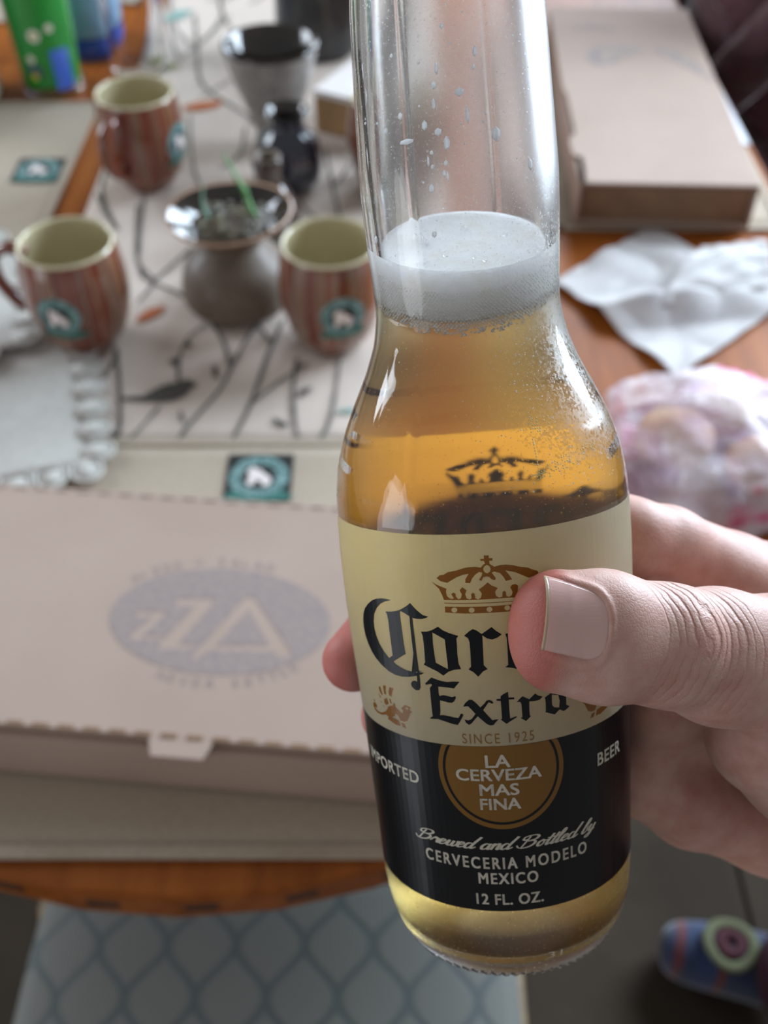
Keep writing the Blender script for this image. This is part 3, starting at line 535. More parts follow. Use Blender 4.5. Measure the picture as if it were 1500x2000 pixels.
for x, y in ((-0.34, -0.55), (0.34, -0.55), (-0.34, 1.40), (0.34, 1.40)):
    MB().lathe(smooth_prof([(0.032, TZ - 0.03), (0.034, 0.60), (0.024, 0.57), (0.034, 0.52), (0.03, 0.3), (0.02, 0.08), (0.024, 0.02), (0.018, 0.0)][::-1]), 20, M=Matrix.Translation((x, y, 0))).build('leg', M_wood, table, smooth=True)

# ------------------------------------------------------------------ runner with printed branches
RUN = {"br":[[[[-0.259,0.702],[-0.245,0.661],[-0.235,0.629],[-0.221,0.607],[-0.209,0.595]],0.0027],[[[-0.23,0.709],[-0.219,0.661],[-0.21,0.613],[-0.209,0.595]],0.0024],[[[-0.227,0.702],[-0.233,0.671],[-0.24,0.641],[-0.246,0.61]],0.0025],[[[-0.182,0.632],[-0.191,0.61],[-0.2,0.591]],0.0019],[[[-0.16,0.591],[-0.156,0.607],[-0.135,0.654],[-0.126,0.695],[-0.113,0.742],[-0.097,0.769]],0.0025],[[[-0.23,0.835],[-0.222,0.814],[-0.187,0.789],[-0.16,0.758],[-0.14,0.72],[-0.13,0.685]],0.0027],[[[-0.17,0.661],[-0.174,0.695],[-0.17,0.724],[-0.158,0.742]],0.0019],[[[-0.12,0.587],[-0.108,0.635],[-0.1,0.695],[-0.089,0.75]],0.0027],[[[-0.111,0.742],[-0.103,0.727],[-0.098,0.717]],0.0022],[[[-0.108,0.635],[-0.089,0.661],[-0.065,0.688]],0.0024],[[[-0.065,0.585],[-0.071,0.613],[-0.075,0.654],[-0.074,0.695]],0.0025],[[[-0.055,0.585],[-0.045,0.607],[-0.04,0.648],[-0.038,0.695]],0.0025],[[[-0.297,0.968],[-0.282,0.932],[-0.265,0.903]],0.0025],[[[-0.251,0.947],[-0.244,0.898],[-0.233,0.84],[-0.214,0.81],[-0.223,0.777]],0.0025],[[[-0.214,0.81],[-0.201,0.835],[-0.186,0.866]],0.0024],[[[-0.308,1.055],[-0.294,0.978],[-0.276,0.927],[-0.263,0.898]],0.0022],[[[-0.247,0.962],[-0.242,0.908],[-0.235,0.853]],0.0025],[[[-0.256,1.441],[-0.24,1.34],[-0.226,1.249],[-0.208,1.207],[-0.173,1.164],[-0.153,1.14]],0.0024],[[[-0.257,1.297],[-0.24,1.34],[-0.223,1.39],[-0.208,1.441]],0.002],[[[-0.287,1.415],[-0.27,1.34],[-0.258,1.301]],0.0019],[[[-0.216,1.193],[-0.2,1.218],[-0.184,1.242]],0.002],[[[-0.224,1.147],[-0.206,1.032],[-0.189,0.976]],0.002],[[[-0.065,1.067],[-0.053,0.978],[-0.044,0.918]],0.0025],[[[-0.036,1.038],[-0.044,1.005],[-0.054,0.983]],0.002],[[[-0.228,1.496],[-0.213,1.424],[-0.196,1.39]],0.0019],[[[-0.052,0.927],[-0.038,0.835],[-0.024,0.801]],0.0022],[[[-0.157,1.115],[-0.157,1.055],[-0.175,1.021]],0.0019],[[[-0.302,1.496],[-0.273,1.39],[-0.235,1.325]],0.0019],[[[-0.3,0.814],[-0.302,0.769],[-0.303,0.724],[-0.281,0.702]],0.002],[[[-0.104,1.021],[-0.084,0.947],[-0.056,0.908]],0.002],[[[-0.035,1.128],[-0.022,1.055],[-0.01,0.927],[-0.014,0.801]],0.0022]],"leaf":[[[[-0.248,0.629],[-0.247,0.641],[-0.244,0.629],[-0.245,0.609]],"d"],[[[-0.183,0.692],[-0.177,0.695],[-0.172,0.687],[-0.177,0.684]],"d"],[[[-0.145,0.688],[-0.14,0.68],[-0.137,0.666],[-0.143,0.671]],"d"],[[[-0.09,0.618],[-0.084,0.616],[-0.075,0.61],[-0.079,0.606],[-0.087,0.611]],"d"],[[[-0.07,0.651],[-0.064,0.656],[-0.059,0.656],[-0.063,0.647],[-0.069,0.644]],"d"],[[[-0.165,0.629],[-0.161,0.621],[-0.158,0.61],[-0.163,0.616]],"d"],[[[-0.245,0.635],[-0.24,0.629],[-0.243,0.619],[-0.244,0.61]],"d"],[[[-0.22,0.752],[-0.212,0.765],[-0.197,0.772],[-0.199,0.76],[-0.209,0.75],[-0.218,0.745]],"o"],[[[-0.234,1.17],[-0.217,1.18],[-0.19,1.184],[-0.193,1.166],[-0.214,1.156],[-0.231,1.158]],"o"],[[[-0.293,1.282],[-0.276,1.291],[-0.252,1.282],[-0.266,1.267],[-0.285,1.27]],"g"],[[[-0.299,1.427],[-0.283,1.456],[-0.259,1.459],[-0.269,1.431],[-0.288,1.42]],"t"],[[[-0.038,0.627],[-0.027,0.63],[-0.021,0.627],[-0.027,0.624],[-0.037,0.624]],"t"],[[[-0.156,1.134],[-0.137,1.153],[-0.113,1.16],[-0.124,1.138],[-0.146,1.121]],"d"],[[[-0.173,0.72],[-0.167,0.715],[-0.165,0.709],[-0.171,0.711]],"d"]],"bird":[[-0.214,0.643],[-0.197,0.645],[-0.188,0.654],[-0.18,0.66],[-0.172,0.662],[-0.168,0.665],[-0.162,0.666],[-0.156,0.661],[-0.154,0.658],[-0.159,0.654],[-0.161,0.647],[-0.169,0.64],[-0.18,0.637],[-0.194,0.638],[-0.213,0.64]]}
M_run = noisy('runner_cloth', '#D6C8BC', '#CBBDB2', 0.85, 900, 2, 0.15, 0.0004)
runner = empty('table_runner', (-0.13, 1.2, TZ + 0.0009)); tag(runner, 'cream table runner printed with grey branches and birds down the table', 'table runner')
cl = MB(); nx_, ny_ = 24, 80; V = []; F = []
for j in range(ny_ + 1):
    for i in range(nx_ + 1):
        x = -0.172 + 0.35 * i / nx_; y = -0.612 + 1.5 * j / ny_
        V.append((x, y, 0.0011 + 0.0006 * mnoise.noise(Vector((x * 9, y * 7, 3)))))
for j in range(ny_):
    for i in range(nx_): q = j * (nx_ + 1) + i; F.append((q, q + 1, q + nx_ + 2, q + nx_ + 1))
cl.add(V, F)
ro = cl.build('cloth', M_run, runner, smooth=True); so = ro.modifiers.new('s', 'SOLIDIFY'); so.thickness = 0.0009; so.offset = -1
M_branch = mat('branch_print', '#65615A', 0.9); M_pd = mat('grey_leaf_print', '#55524C', 0.9)
PC = {'d': M_pd, 'o': mat('orange_leaf_print', '#B4663C', 0.9), 'g': mat('olive_leaf_print', '#93955A', 0.9), 't': mat('teal_leaf_print', '#7FA39B', 0.9)}
def to_run(p): return (max(p[0] + 0.13, -0.168), p[1] - 1.2)
def ribbon(pts, wd, z=0.0024):
    P_ = [Vector((q.x, q.y)) for q in catmull([(x, y, 0) for x, y in pts], 5)]; V = []; F = []
    for i, p in enumerate(P_):
        t = (P_[min(i + 1, len(P_) - 1)] - P_[max(i - 1, 0)]).normalized(); n_ = Vector((-t.y, t.x)); k = wd * 1.35 * (0.9 + 0.4 * mnoise.noise(Vector((p.x * 60, p.y * 60, 1)))) * 0.5
        V += [(p.x + n_.x * k, p.y + n_.y * k, z), (p.x - n_.x * k, p.y - n_.y * k, z)]
        if i: b = 2 * i - 2; F.append((b, b + 1, b + 3, b + 2))
    return V, F
bb = MB()
for pts, wd in RUN['br']: bb.add(*ribbon([to_run(p) for p in pts], wd))
# the pattern goes on where the photograph's objects hide it, and on down the table
rg = random.Random(11)
for k in range(26):
    x, y = rg.uniform(-0.15, 0.15), rg.uniform(0.12, 0.82)
    a = rg.uniform(0.9, 2.2); pts = [(x, y)]
    for q in range(4): a += rg.uniform(-0.4, 0.4); x += 0.04 * math.cos(a); y += 0.05 * math.sin(a); pts.append((max(-0.165, min(0.165, x)), min(y, 0.86)))
    bb.add(*ribbon(pts, rg.uniform(0.002, 0.0028)))
tag(bb.build('branch_print', M_branch, runner), kind='stuff')
for pts, c in RUN['leaf']:
    me = MB().add([(*to_run(p), 0.0026) for p in pts], [tuple(range(len(pts)))]).mesh('leaf_print'); obj('leaf_print', me, PC[c], runner)
obj('bird_print', MB().add([(*to_run(p), 0.0027) for p in RUN['bird']], [tuple(range(len(RUN['bird'])))]).mesh('bird_print'), M_pd, runner)

# ------------------------------------------------------------------ placemats with a sewn badge
M_mat = noisy('placemat_cloth', '#B3A594', '#A69987', 0.85, 500, 2, 0.2, 0.0005)
M_black = mat('badge_black', '#171C1C', 0.7); M_teal = noisy('badge_teal', '#38605F', '#86A8A6', 0.7, 260, 2); M_teal2 = mat('badge_ribbon', '#2C6A60', 0.7); M_horse = mat('badge_white', '#E8DFDC', 0.7)
HORSE = [(-.36, -.30), (-.30, .02), (-.38, .22), (-.22, .44), (-.12, .33), (.02, .30), (.16, .12), (.34, -.02), (.40, -.22), (.28, -.40), (.12, -.42), (.10, -.22), (-.06, -.14), (-.12, -.32), (-.26, -.42)]
def ellipse(rx, ry, n=36, cx=0, cy=0): return [(cx + rx * math.cos(2 * PI * i / n), cy + ry * math.sin(2 * PI * i / n)) for i in range(n)]
def badge(parent, x, y, s, z, rot=0.0, square=True, mapf=None):
    """round teal seal with a white horse on black; mapf bends it on a curved wall"""
    layers = []
    if square: layers.append(('badge', [[(-s, -s), (s, -s), (s, s), (-s, s)]], M_black))
    layers += [('badge_ring', [ellipse(.90 * s, .90 * s)], M_teal), ('badge_centre', [ellipse(.52 * s, .52 * s)], M_black), ('horse', [[(a * s * 0.98, b * s * 0.98) for a, b in HORSE]], M_horse),
               ('badge_ribbon', [[(-1.05 * s, -.98 * s), (-.75 * s, -.62 * s), (-.3 * s, -.86 * s), (.3 * s, -.86 * s), (.75 * s, -.62 * s), (1.1 * s, -.85 * s), (.85 * s, -1.0 * s), (.3 * s, -1.05 * s), (-.3 * s, -1.05 * s)]], M_teal2)]
    for i, (nm, loops, m) in enumerate(layers):
        me = flat_shape(loops)
        if mapf:
            bm = bmesh.new(); bm.from_mesh(me)
            k = -1.2 * s
            while k < 1.2 * s:
                for ax in (0, 1):
                    bmesh.ops.bisect_plane(bm, geom=bm.verts[:] + bm.edges[:] + bm.faces[:], plane_co=(k, 0, 0) if ax == 0 else (0, k, 0), plane_no=(1, 0, 0) if ax == 0 else (0, 1, 0), dist=1e-7)
                k += s / 4
            for v in bm.verts: v.co = mapf(v.co.x, v.co.y, 0.0002 + 0.00022 * i)
            bm.to_mesh(me); bm.free()
        else:
            for v in me.vertices:
                a, b = v.co.x, v.co.y; v.co = (x + a * math.cos(rot) - b * math.sin(rot), y + a * math.sin(rot) + b * math.cos(rot), z + 0.0003 * i)
        obj(nm, me, m, parent)
def placemat(cx, cy, w_, d_, z, label, rot=0.0, bd=None):
    o = empty('placemat', (cx, cy, z), rot); tag(o, label, 'placemat', 'cloth placemats round the table')
    mb = MB(); nx, ny = 20, 16; V = []; F = []
    for j in range(ny + 1):
        for i in range(nx + 1):
            x = w_ * (i / nx - .5); y = d_ * (j / ny - .5); V.append((x, y, 0.0016 + 0.0005 * mnoise.noise(Vector((x * 14 + cx * 9, y * 14, 5)))))
    for j in range(ny):
        for i in range(nx): q = j * (nx + 1) + i; F.append((q, q + 1, q + nx + 2, q + nx + 1))
    mb.add(V, F); c = mb.build('cloth', M_mat, o, smooth=True); s_ = c.modifiers.new('s', 'SOLIDIFY'); s_.thickness = 0.0013; s_.offset = -1
    hm = MB()
    for (x0, x1, y0, y1) in ((-w_ / 2, w_ / 2, -d_ / 2, -d_ / 2 + .008), (-w_ / 2, w_ / 2, d_ / 2 - .008, d_ / 2), (-w_ / 2, -w_ / 2 + .008, -d_ / 2, d_ / 2), (w_ / 2 - .008, w_ / 2, -d_ / 2, d_ / 2)): hm.box(x0, x1, y0, y1, 0.0014, 0.0030)
    hm.build('hem', M_mat, o, bevel=0.0006)
    if bd: badge(o, bd[0] - cx, bd[1] - cy, 0.025, 0.0026)
    return o
placemat(-0.165, 0.421, 0.39, 0.342, TZ + 0.002, 'tan placemat nearest the viewer, badge behind the pizza box', 0.0, (-0.094, 0.549))
placemat(-0.485, 0.96, 0.30, 0.44, TZ + 0.0005, 'tan placemat with a badge at the left table edge', 0.0, (-0.369, 1.018))
placemat(-0.47, 1.62, 0.30, 0.40, TZ + 0.0005, 'tan placemat farthest back at the left, behind the blue bottle')
placemat(0.285, 1.11, 0.23, 0.42, TZ + 0.0005, 'tan placemat lying under the far pizza box')
M_paper = mat('white_paper', '#DDE2EC', 0.8)
pw = MB().prism([(0.33, 1.10), (0.404, 1.07), (0.402, 1.30), (0.392, 1.42), (0.34, 1.41)], TZ + 0.0045, TZ + 0.0055).build('paper_sheet', M_paper); tag(pw, 'white sheet of paper along the table edge, beside the far pizza box', 'paper')

# ------------------------------------------------------------------ pizza boxes
M_card = noisy('kraft_card', '#B09A8D', '#A89285', 0.8, 9, 4, 0.05, 0.0005)
M_card_in = noisy('kraft_card_inside', '#8A6C52', '#7C5F48', 0.85, 30)
M_stamp = noisy('grey_stamp_ink', '#8C7E7E', '#A09088', 0.85, 300, 3)
M_stamp_faint = noisy('faint_stamp_ink', '#8F8486', '#A79789', 0.85, 120, 3)
def arc_text(s, cx, cy, rx, ry, a0, a1, size, up=True):
    ms = []; n = len(s)
    for i, ch in enumerate(s):
        if ch == ' ': continue
        a = R(a0 + (a1 - a0) * (i + 0.5) / n); me = text_shape(ch, 0.0) if ch != '*' else flat_shape([ellipse(.2, .2, 10, .3, .35)])
        px, py = cx + rx * math.cos(a), cy + ry * math.sin(a); tx, ty = -rx * math.sin(a), ry * math.cos(a)
        if up: tx, ty = -tx, -ty
        L = math.hypot(tx, ty); tx /= L; ty /= L
        for v in me.vertices:
            u, w_ = (v.co.x - 0.3) * size, v.co.y * size; v.co = (px + u * tx - w_ * ty, py + u * ty + w_ * tx, 0)
        ms.append(me)
    return ms
def pizza_box(cx, cy, rot, w_, d_, h, label, tab=True, stamp='big', notch=False):
    o = empty('pizza_box', (cx, cy, TZ + 0.0062), R(rot)); tag(o, label, 'pizza box', 'kraft pizza boxes on the table')
    t = 0.003; x0, x1, y0, y1 = -w_ / 2, w_ / 2, -d_ / 2, d_ / 2
    tr = MB().box(x0, x1, y0, y1, 0, t)
    tr.box(x0, x0 + t, y0, y1, 0, h - t).box(x1 - t, x1, y0, y1, 0, h - t).box(x0, x1, y1 - t, y1, 0, h - t)
    tr.build('tray', M_card, o, bevel=0.0008)
    rec = 0.006 if notch else 0.0
    MB().box(x0 + t, x1 - t, y0 + rec, y0 + rec + t, t, h - t - (0.004 if notch else 0.0008)).build('front_flap', M_card_in if notch else M_card, o, bevel=0.0008)
    # lid outline with the torn or notched left edge and the front tuck tab
    L = [(x0, y0)]
    if tab: L += [(0.026, y0), (0.030, y0 - 0.012), (0.058, y0 - 0.012), (0.063, y0)]
    L += [(x1, y0), (x1, y1)]
    if notch: L += [(x0, y1), (x0, y0 + .20), (x0 + .003, y0 + .19), (x0 + .004, y0 + .10), (x0 - .003, y0 + .085), (x0 - .002, y0 + .055), (x0 + .007, y0 + .05), (x0 + .006, y0)]
    else: L += [(x0, y1)]
    MB().prism(L, h - t, h).build('lid', M_card, o, bevel=0.0008)
    if not notch:
        # perforated fold along both long edges: short raised dashes
        for yy in (y0 + 0.0015, y1 - 0.0015):
            k = x0 + 0.006; pf = MB()
            while k < x1 - 0.01:
                pf.box(k, k + 0.009, yy - 0.0012, yy + 0.0012, h - 0.0002, h + 0.0006); k += 0.0145
            tag(pf.build('perforated_fold', M_card if yy > 0 else M_card_in, o), kind='stuff')
        lip = MB().box(x0 + 0.001, x1 - 0.001, y0 - 0.004, y0, 0.0, h - 0.005); lip.build('front_lip', M_card, o, bevel=0.001)
    return o
def wl(o, pts):   # world xy -> the box's own xy
    c, s = math.cos(-o.rotation_euler.z), math.sin(-o.rotation_euler.z)
    return [((x - o.location.x) * c - (y - o.location.y) * s, (x - o.location.x) * s + (y - o.location.y) * c) for x, y in pts]
near = pizza_box(-0.147, 0.391, -5.3, 0.41, 0.183, 0.0465, 'long kraft pizza box stamped ZZA, nearest the viewer')
ZZA = [[[-0.085, 0.395], [-0.08, 0.395], [-0.053, 0.352], [-0.061, 0.349], [-0.065, 0.354], [-0.103, 0.355], [-0.109, 0.348], [-0.113, 0.35]], [[-0.082, 0.385], [-0.068, 0.359], [-0.099, 0.359]], [[-0.128, 0.394], [-0.105, 0.394], [-0.105, 0.389], [-0.121, 0.36], [-0.11, 0.36], [-0.115, 0.356], [-0.132, 0.356], [-0.133, 0.36], [-0.115, 0.388], [-0.127, 0.388]], [[-0.151, 0.384], [-0.132, 0.384], [-0.133, 0.38], [-0.144, 0.366], [-0.131, 0.366], [-0.132, 0.363], [-0.151, 0.363], [-0.151, 0.366], [-0.14, 0.38], [-0.15, 0.38]]]
cxy = wl(near, [(-0.099, 0.378)])[0]
loops = [ellipse(0.067, 0.040, 48, *cxy)] + [wl(near, l) for l in ZZA]
me = flat_shape(loops)
for v in me.vertices: v.co.z = 0.0467
obj('oval_stamp', me, M_stamp, near)
for q in (arc_text('PIZZA * SALAD', cxy[0], cxy[1], 0.068, 0.0425, 148, 68, 0.0086), arc_text('NEVER SETTLE', cxy[0], cxy[1], 0.069, 0.049, 244, 322, 0.0084, up=False)):
    me = join_meshes(q)
    for v in me.vertices: v.co.z = 0.0467
    obj('stamp_lettering', me, M_stamp, near)
far = pizza_box(0.282, 1.117, -2.4, 0.172, 0.435, 0.0455, 'kraft pizza box lying lengthwise at the far right of the table', tab=False, notch=True)
me = flat_shape([[(-.055, .06), (-.05, .09), (-.02, .105), (.015, .10), (.02, .088), (-.01, .075), (-.02, .055), (-.04, .045)], [(-.02, .06), (.012, .085), (.016, .062)], [(.025, .10), (.045, .095), (.07, .06), (.085, .015), (.078, .012), (.06, .045), (.04, .07)]])
for v in me.vertices: v.co.z = 0.0457
obj('faded_stamp', me, M_stamp_faint, far)
me = flat_shape([[(-.062, .155), (-.04, .162), (-.02, .160), (-.008, .150), (-.015, .146), (-.03, .152), (-.06, .150)]])
for v in me.vertices: v.co.z = 0.0457
obj('ink_mark', me, M_stamp_faint, far)
# ------------------------------------------------------------------ mugs
M_in = mat('cream_glaze', '#C8BE9E', 0.15, coat=0.6)
def mug_mat():
    m = mat('striped_glaze', '#7A3A2A', 0.22, coat=0.7); n, l, b = nt(m)
    t = node(m, 'ShaderNodeTexCoord'); sep = node(m, 'ShaderNodeSeparateXYZ'); l.new(t.outputs['Object'], sep.inputs[0])
    an = math_n(m, 'ARCTAN2', sep.outputs['Y'], sep.outputs['X']); cmb = node(m, 'ShaderNodeCombineXYZ')
    l.new(math_n(m, 'SINE', an), cmb.inputs[0]); l.new(math_n(m, 'COSINE', an), cmb.inputs[1])
    f = tex_noise(m, cmb.outputs[0], 2.6, 4, 0.7)
    l.new(ramp(m, f, [(0.30, '#3A1C14'), (0.38, '#6E2E22'), (0.43, '#8A4228'), (0.47, '#4A2018'), (0.51, '#8C5434'), (0.55, '#7A6C5C'), (0.58, '#5E281E'), (0.64, '#7E3A24'), (0.70, '#3E1E16')]), b.inputs['Base Color'])
    return m
M_mug = mug_mat()
def wall_r(prof, z):
    for (r0, z0), (r1, z1) in zip(prof, prof[1:]):
        if z0 <= z <= z1: return r0 + (r1 - r0) * (z - z0) / (z1 - z0)
    return prof[-1][0]
MUG = smooth_prof([(0.0245, 0.0), (0.0275, 0.004), (0.036, 0.018), (0.0425, 0.042), (0.0435, 0.060), (0.0415, 0.080), (0.0388, 0.0945)], 6)
def make_mug():
    o = empty('mug')
    MB().lathe(MUG + [(0.0372, 0.0958)], 64, True, False).build('body', M_mug, o, smooth=True)
    inn = [(0.0388, 0.0945), (0.0385, 0.0962), (0.0372, 0.0966), (0.0360, 0.0955)] + [(r - 0.0032, z) for r, z in MUG[::-1] if 0.007 < z < 0.093] + [(0.012, 0.0065), (0.0001, 0.006)]
    MB().lathe(inn, 64, False, False).build('cream_lining', M_in, o, smooth=True)
    h = catmull([(-0.036, 0, 0.083), (-0.052, 0, 0.086), (-0.066, 0, 0.074), (-0.066, 0, 0.052), (-0.054, 0, 0.034), (-0.038, 0, 0.028)], 6)
    MB().tube(h, [0.0062 + 0.0012 * abs(i / (len(h) - 1) - .5) for i in range(len(h))], 14, flat=0.75).build('handle', M_mug, o, smooth=True)
    def mp(a, b, off):
        th = a / 0.043; z = 0.052 + b; r = wall_r(MUG, z) + off; return Vector((r * math.cos(R(BAD) + th), r * math.sin(R(BAD) + th), z))
    for BAD in (-90.0, 90.0): badge(o, 0, 0, 0.0205, 0, square=False, mapf=mp)
    return o
def copy_tree(o, parent=None):
    c = o.copy(); C.objects.link(c); c.parent = parent
    for ch in list(o.children): copy_tree(ch, c)
    return c
MG = 'striped brown mugs round the centre vase'
MUGS = [(-0.256, 0.722, 172, 'striped brown mug at the left front, horse seal facing the viewer', 82),
        (-0.044, 0.722, -96, 'striped brown mug beside the bottle, horse seal facing forward', 0),
        (-0.246, 0.994, -88, 'striped brown mug farther back on the left, handle toward the viewer', 0),
        (0.006, 0.985, 20, 'striped brown mug mostly hidden behind the bottle neck', 0)]
mug0 = make_mug()
for i, (x, y, rz, lb, _) in enumerate(MUGS):
    o = mug0 if i == 0 else copy_tree(mug0)
    o.location = (x, y, TZ + 0.003); tag(o, lb, 'mug', MG)
# handle local -x, seal local +y; turn each
mug_rot = [R(180 + 10), R(180 - 4), R(-90 + 150), R(150)]
ms_ = [o for o in C.objects if o.name.split('.')[0] == 'mug']
for o, a in zip(ms_, (R(-8), R(-165), R(70), R(-150))): o.rotation_euler.z = a

# ------------------------------------------------------------------ pottery
M_stone = noisy('speckled_stoneware', '#5E5044', '#6E6052', 0.6, 260, 5, 0.1, 0.0004, coat=0.12)
M_dark_glaze = noisy('dark_glaze', '#15100C', '#2A211A', 0.12, 30, 3, coat=0.8)
M_rimg = mat('rust_rim_glaze', '#A5826A', 0.2, coat=0.6)
M_soil = noisy('wet_soil', '#241A10', '#4A3A22', 0.35, 160, 4, 0.8, 0.004)
vase = empty('stoneware_vase', (-0.131, 0.778, TZ + 0.003)); tag(vase, 'wide-rimmed stoneware vase of soil with green sprouts on the runner', 'vase')
VP = smooth_prof([(0.030, 0.0), (0.046, 0.006), (0.049, 0.022), (0.043, 0.042), (0.029, 0.058), (0.026, 0.066), (0.034, 0.078), (0.052, 0.088)], 6)
wob = lambda a, z: (0.035 * math.sin(2 * a + 0.6) + 0.02 * math.sin(3 * a)) * max(0, (z - 0.06) / 0.03)
MB().lathe(VP, 64, True, False, wob=wob).build('body', M_stone, vase, smooth=True)
MB().lathe([(0.0515, 0.0875), (0.0528, 0.0892), (0.0520, 0.0906), (0.0498, 0.0898)], 64, False, False, wob=wob).build('rim', M_rimg, vase, smooth=True)
MB().lathe([(0.0500, 0.0900), (0.042, 0.0850), (0.031, 0.0765), (0.0245, 0.067)], 64, False, False, wob=wob).build('glazed_lip', M_dark_glaze, vase, smooth=True)
sv = MB(); sv.lathe([(0.032, 0.0782), (0.024, 0.081), (0.012, 0.0835), (0.0001, 0.083)], 32, False, False, wob=lambda a, z: 0.08 * math.sin(5 * a)); sv.build('soil', M_soil, vase, smooth=True)
rg = random.Random(5); it = [(Vector((rg.uniform(-.026, .026), rg.uniform(-.026, .026), 0.083)), rg.uniform(.0012, .003)) for _ in range(60)]
M_peb = noisy('wet_pebbles', '#4A4030', '#8E8A58', 0.08, 90, 2, coat=1.0)
tag(balls('gravel', it, M_peb, vase), kind='stuff')
M_sprout = mat('sprout_green', '#5E9A56', 0.45, sss=0.1); M_sprout2 = mat('pale_sprout', '#8FB8A2', 0.45)
for pts, r0, m in (([(0.018, 0.012, 0.082), (0.012, 0.020, 0.098), (0.004, 0.026, 0.112), (-0.004, 0.032, 0.126)], 0.0028, M_sprout), ([(0.022, 0.006, 0.082), (0.016, 0.014, 0.092), (0.014, 0.02, 0.104)], 0.0022, M_sprout), ([(-0.018, 0.004, 0.082), (-0.022, 0.006, 0.094), (-0.020, 0.008, 0.110)], 0.0028, M_sprout2)):
    p = catmull(pts, 5); MB().tube(p, [r0 * (1 - 0.7 * i / len(p)) for i in range(len(p))], 8, flat=0.5).build('sprout', m, vase, smooth=True)

goblet = empty('stoneware_goblet', (-0.118, 1.075, TZ + 0.003)); tag(goblet, 'grey speckled stoneware bowl on a foot with a black interior', 'bowl')
M_grey = noisy('grey_stoneware', '#A5A09A', '#8A8683', 0.4, 120, 4, coat=0.3)
GP = smooth_prof([(0.026, 0.0), (0.024, 0.008), (0.022, 0.02), (0.030, 0.045), (0.041, 0.075), (0.050, 0.108)], 6)
MB().lathe(GP, 56, True, False).build('body', M_grey, goblet, smooth=True)
MB().lathe([(0.0500, 0.108), (0.0502, 0.1105), (0.0485, 0.1115), (0.0465, 0.110), (0.038, 0.078), (0.022, 0.045), (0.0001, 0.036)], 56, False, False).build('black_lining', M_dark_glaze, goblet, smooth=True)

M_blue = noisy('blue_black_glaze', '#161A26', '#20283C', 0.1, 30, 3, coat=1.0)
jug = empty('dark_jug', (-0.097, 0.985, TZ + 0.003)); tag(jug, 'small round blue-black jug in front of the speckled bowl', 'jug')
JP = smooth_prof([(0.020, 0.0), (0.030, 0.010), (0.034, 0.030), (0.030, 0.050), (0.019, 0.063), (0.0165, 0.070), (0.023, 0.080)], 6)
MB().lathe(JP, 48, True, False).build('body', M_blue, jug, smooth=True)
MB().lathe([(0.023, 0.080), (0.0225, 0.0815), (0.0205, 0.081), (0.0145, 0.070), (0.016, 0.062), (0.02, 0.05), (0.0001, 0.03)], 48, False, False).build('lining', M_dark_glaze, jug, smooth=True)
pot = empty('brown_bud_pot', (-0.108, 0.885, TZ + 0.003)); tag(pot, 'small dark brown bud pot directly behind the vase of sprouts', 'pot')
PP = smooth_prof([(0.016, 0.0), (0.026, 0.012), (0.027, 0.03), (0.018, 0.05), (0.0125, 0.062), (0.0145, 0.078), (0.013, 0.084)], 6)
MB().lathe(PP, 40, True, False).build('body', noisy('brown_glaze', '#2E231F', '#4A3A34', 0.2, 50, 3, coat=0.8), pot, smooth=True)
MB().lathe([(0.013, 0.084), (0.012, 0.0855), (0.009, 0.084), (0.007, 0.07), (0.0001, 0.06)], 40, False, False).build('mouth', M_stone, pot, smooth=True)
tank = empty('dark_pitcher', (-0.085, 1.335, TZ + 0.003)); tag(tank, 'tall dark grey pitcher with a handle, at the far end of the runner', 'pitcher')
M_char = noisy('charcoal_glaze', '#24272A', '#34373A', 0.3, 40, 3, coat=0.3)
TP = smooth_prof([(0.047, 0.0), (0.052, 0.006), (0.052, 0.03), (0.050, 0.10), (0.047, 0.16), (0.050, 0.185)], 5)
MB().lathe(TP, 48, True, False).build('body', M_char, tank, smooth=True)
MB().lathe([(0.050, 0.185), (0.0485, 0.187), (0.0465, 0.184), (0.043, 0.16), (0.046, 0.03), (0.0001, 0.02)], 48, False, False).build('lining', M_dark_glaze, tank, smooth=True)
h = catmull([(0.044, 0, 0.16), (0.070, 0, 0.165), (0.088, 0, 0.135), (0.085, 0, 0.08), (0.066, 0, 0.045), (0.048, 0, 0.04)], 6)
MB().tube(h, 0.0075, 12).build('handle', M_char, tank, smooth=True)
# small white-topped box behind the bottle
cb = empty('small_carton', (-0.012, 1.125, TZ + 0.003), R(-28)); tag(cb, 'small carton with a white top and tan sides, right of the speckled bowl', 'carton')
MB().box(-0.05, 0.05, -0.045, 0.045, 0, 0.040).build('tray', noisy('tan_card', '#B08C62', '#A07E56', 0.8, 40), cb, bevel=0.002)
MB().box(-0.051, 0.051, -0.046, 0.046, 0.040, 0.047).build('lid', mat('white_card', '#E4DDDA', 0.6), cb, bevel=0.001)

# ------------------------------------------------------------------ drinkware at the far left
M_green = mat('green_print', '#0E8F2E', 0.25, coat=0.6); M_bp = mat('blue_print', '#3E6FD8', 0.3, coat=0.6); M_wp = mat('white_print', '#F0F2E8', 0.3); M_yp = mat('yellow_print', '#D8C23A', 0.3)
tum = empty('printed_tumbler', (-0.398, 1.225, TZ + 0.004)); tag(tum, 'bright green plastic tumbler printed with daisies and a blue panel', 'tumbler')
UP = [(0.030, 0.0), (0.033, 0.003), (0.0345, 0.02), (0.038, 0.10), (0.0405, 0.15)]
M_clear = glass_mat('clear_plastic', 1.45)
MB().lathe(UP[1:], 48, False, False).build('green_wrap', M_green, tum, smooth=True)
MB().lathe([(0.0335, -0.0005), (0.0368, 0.0008), (0.0368, 0.006), (0.0345, 0.009), (0.0335, 0.002)], 48, True, False).build('clear_base', M_clear, tum, smooth=True)
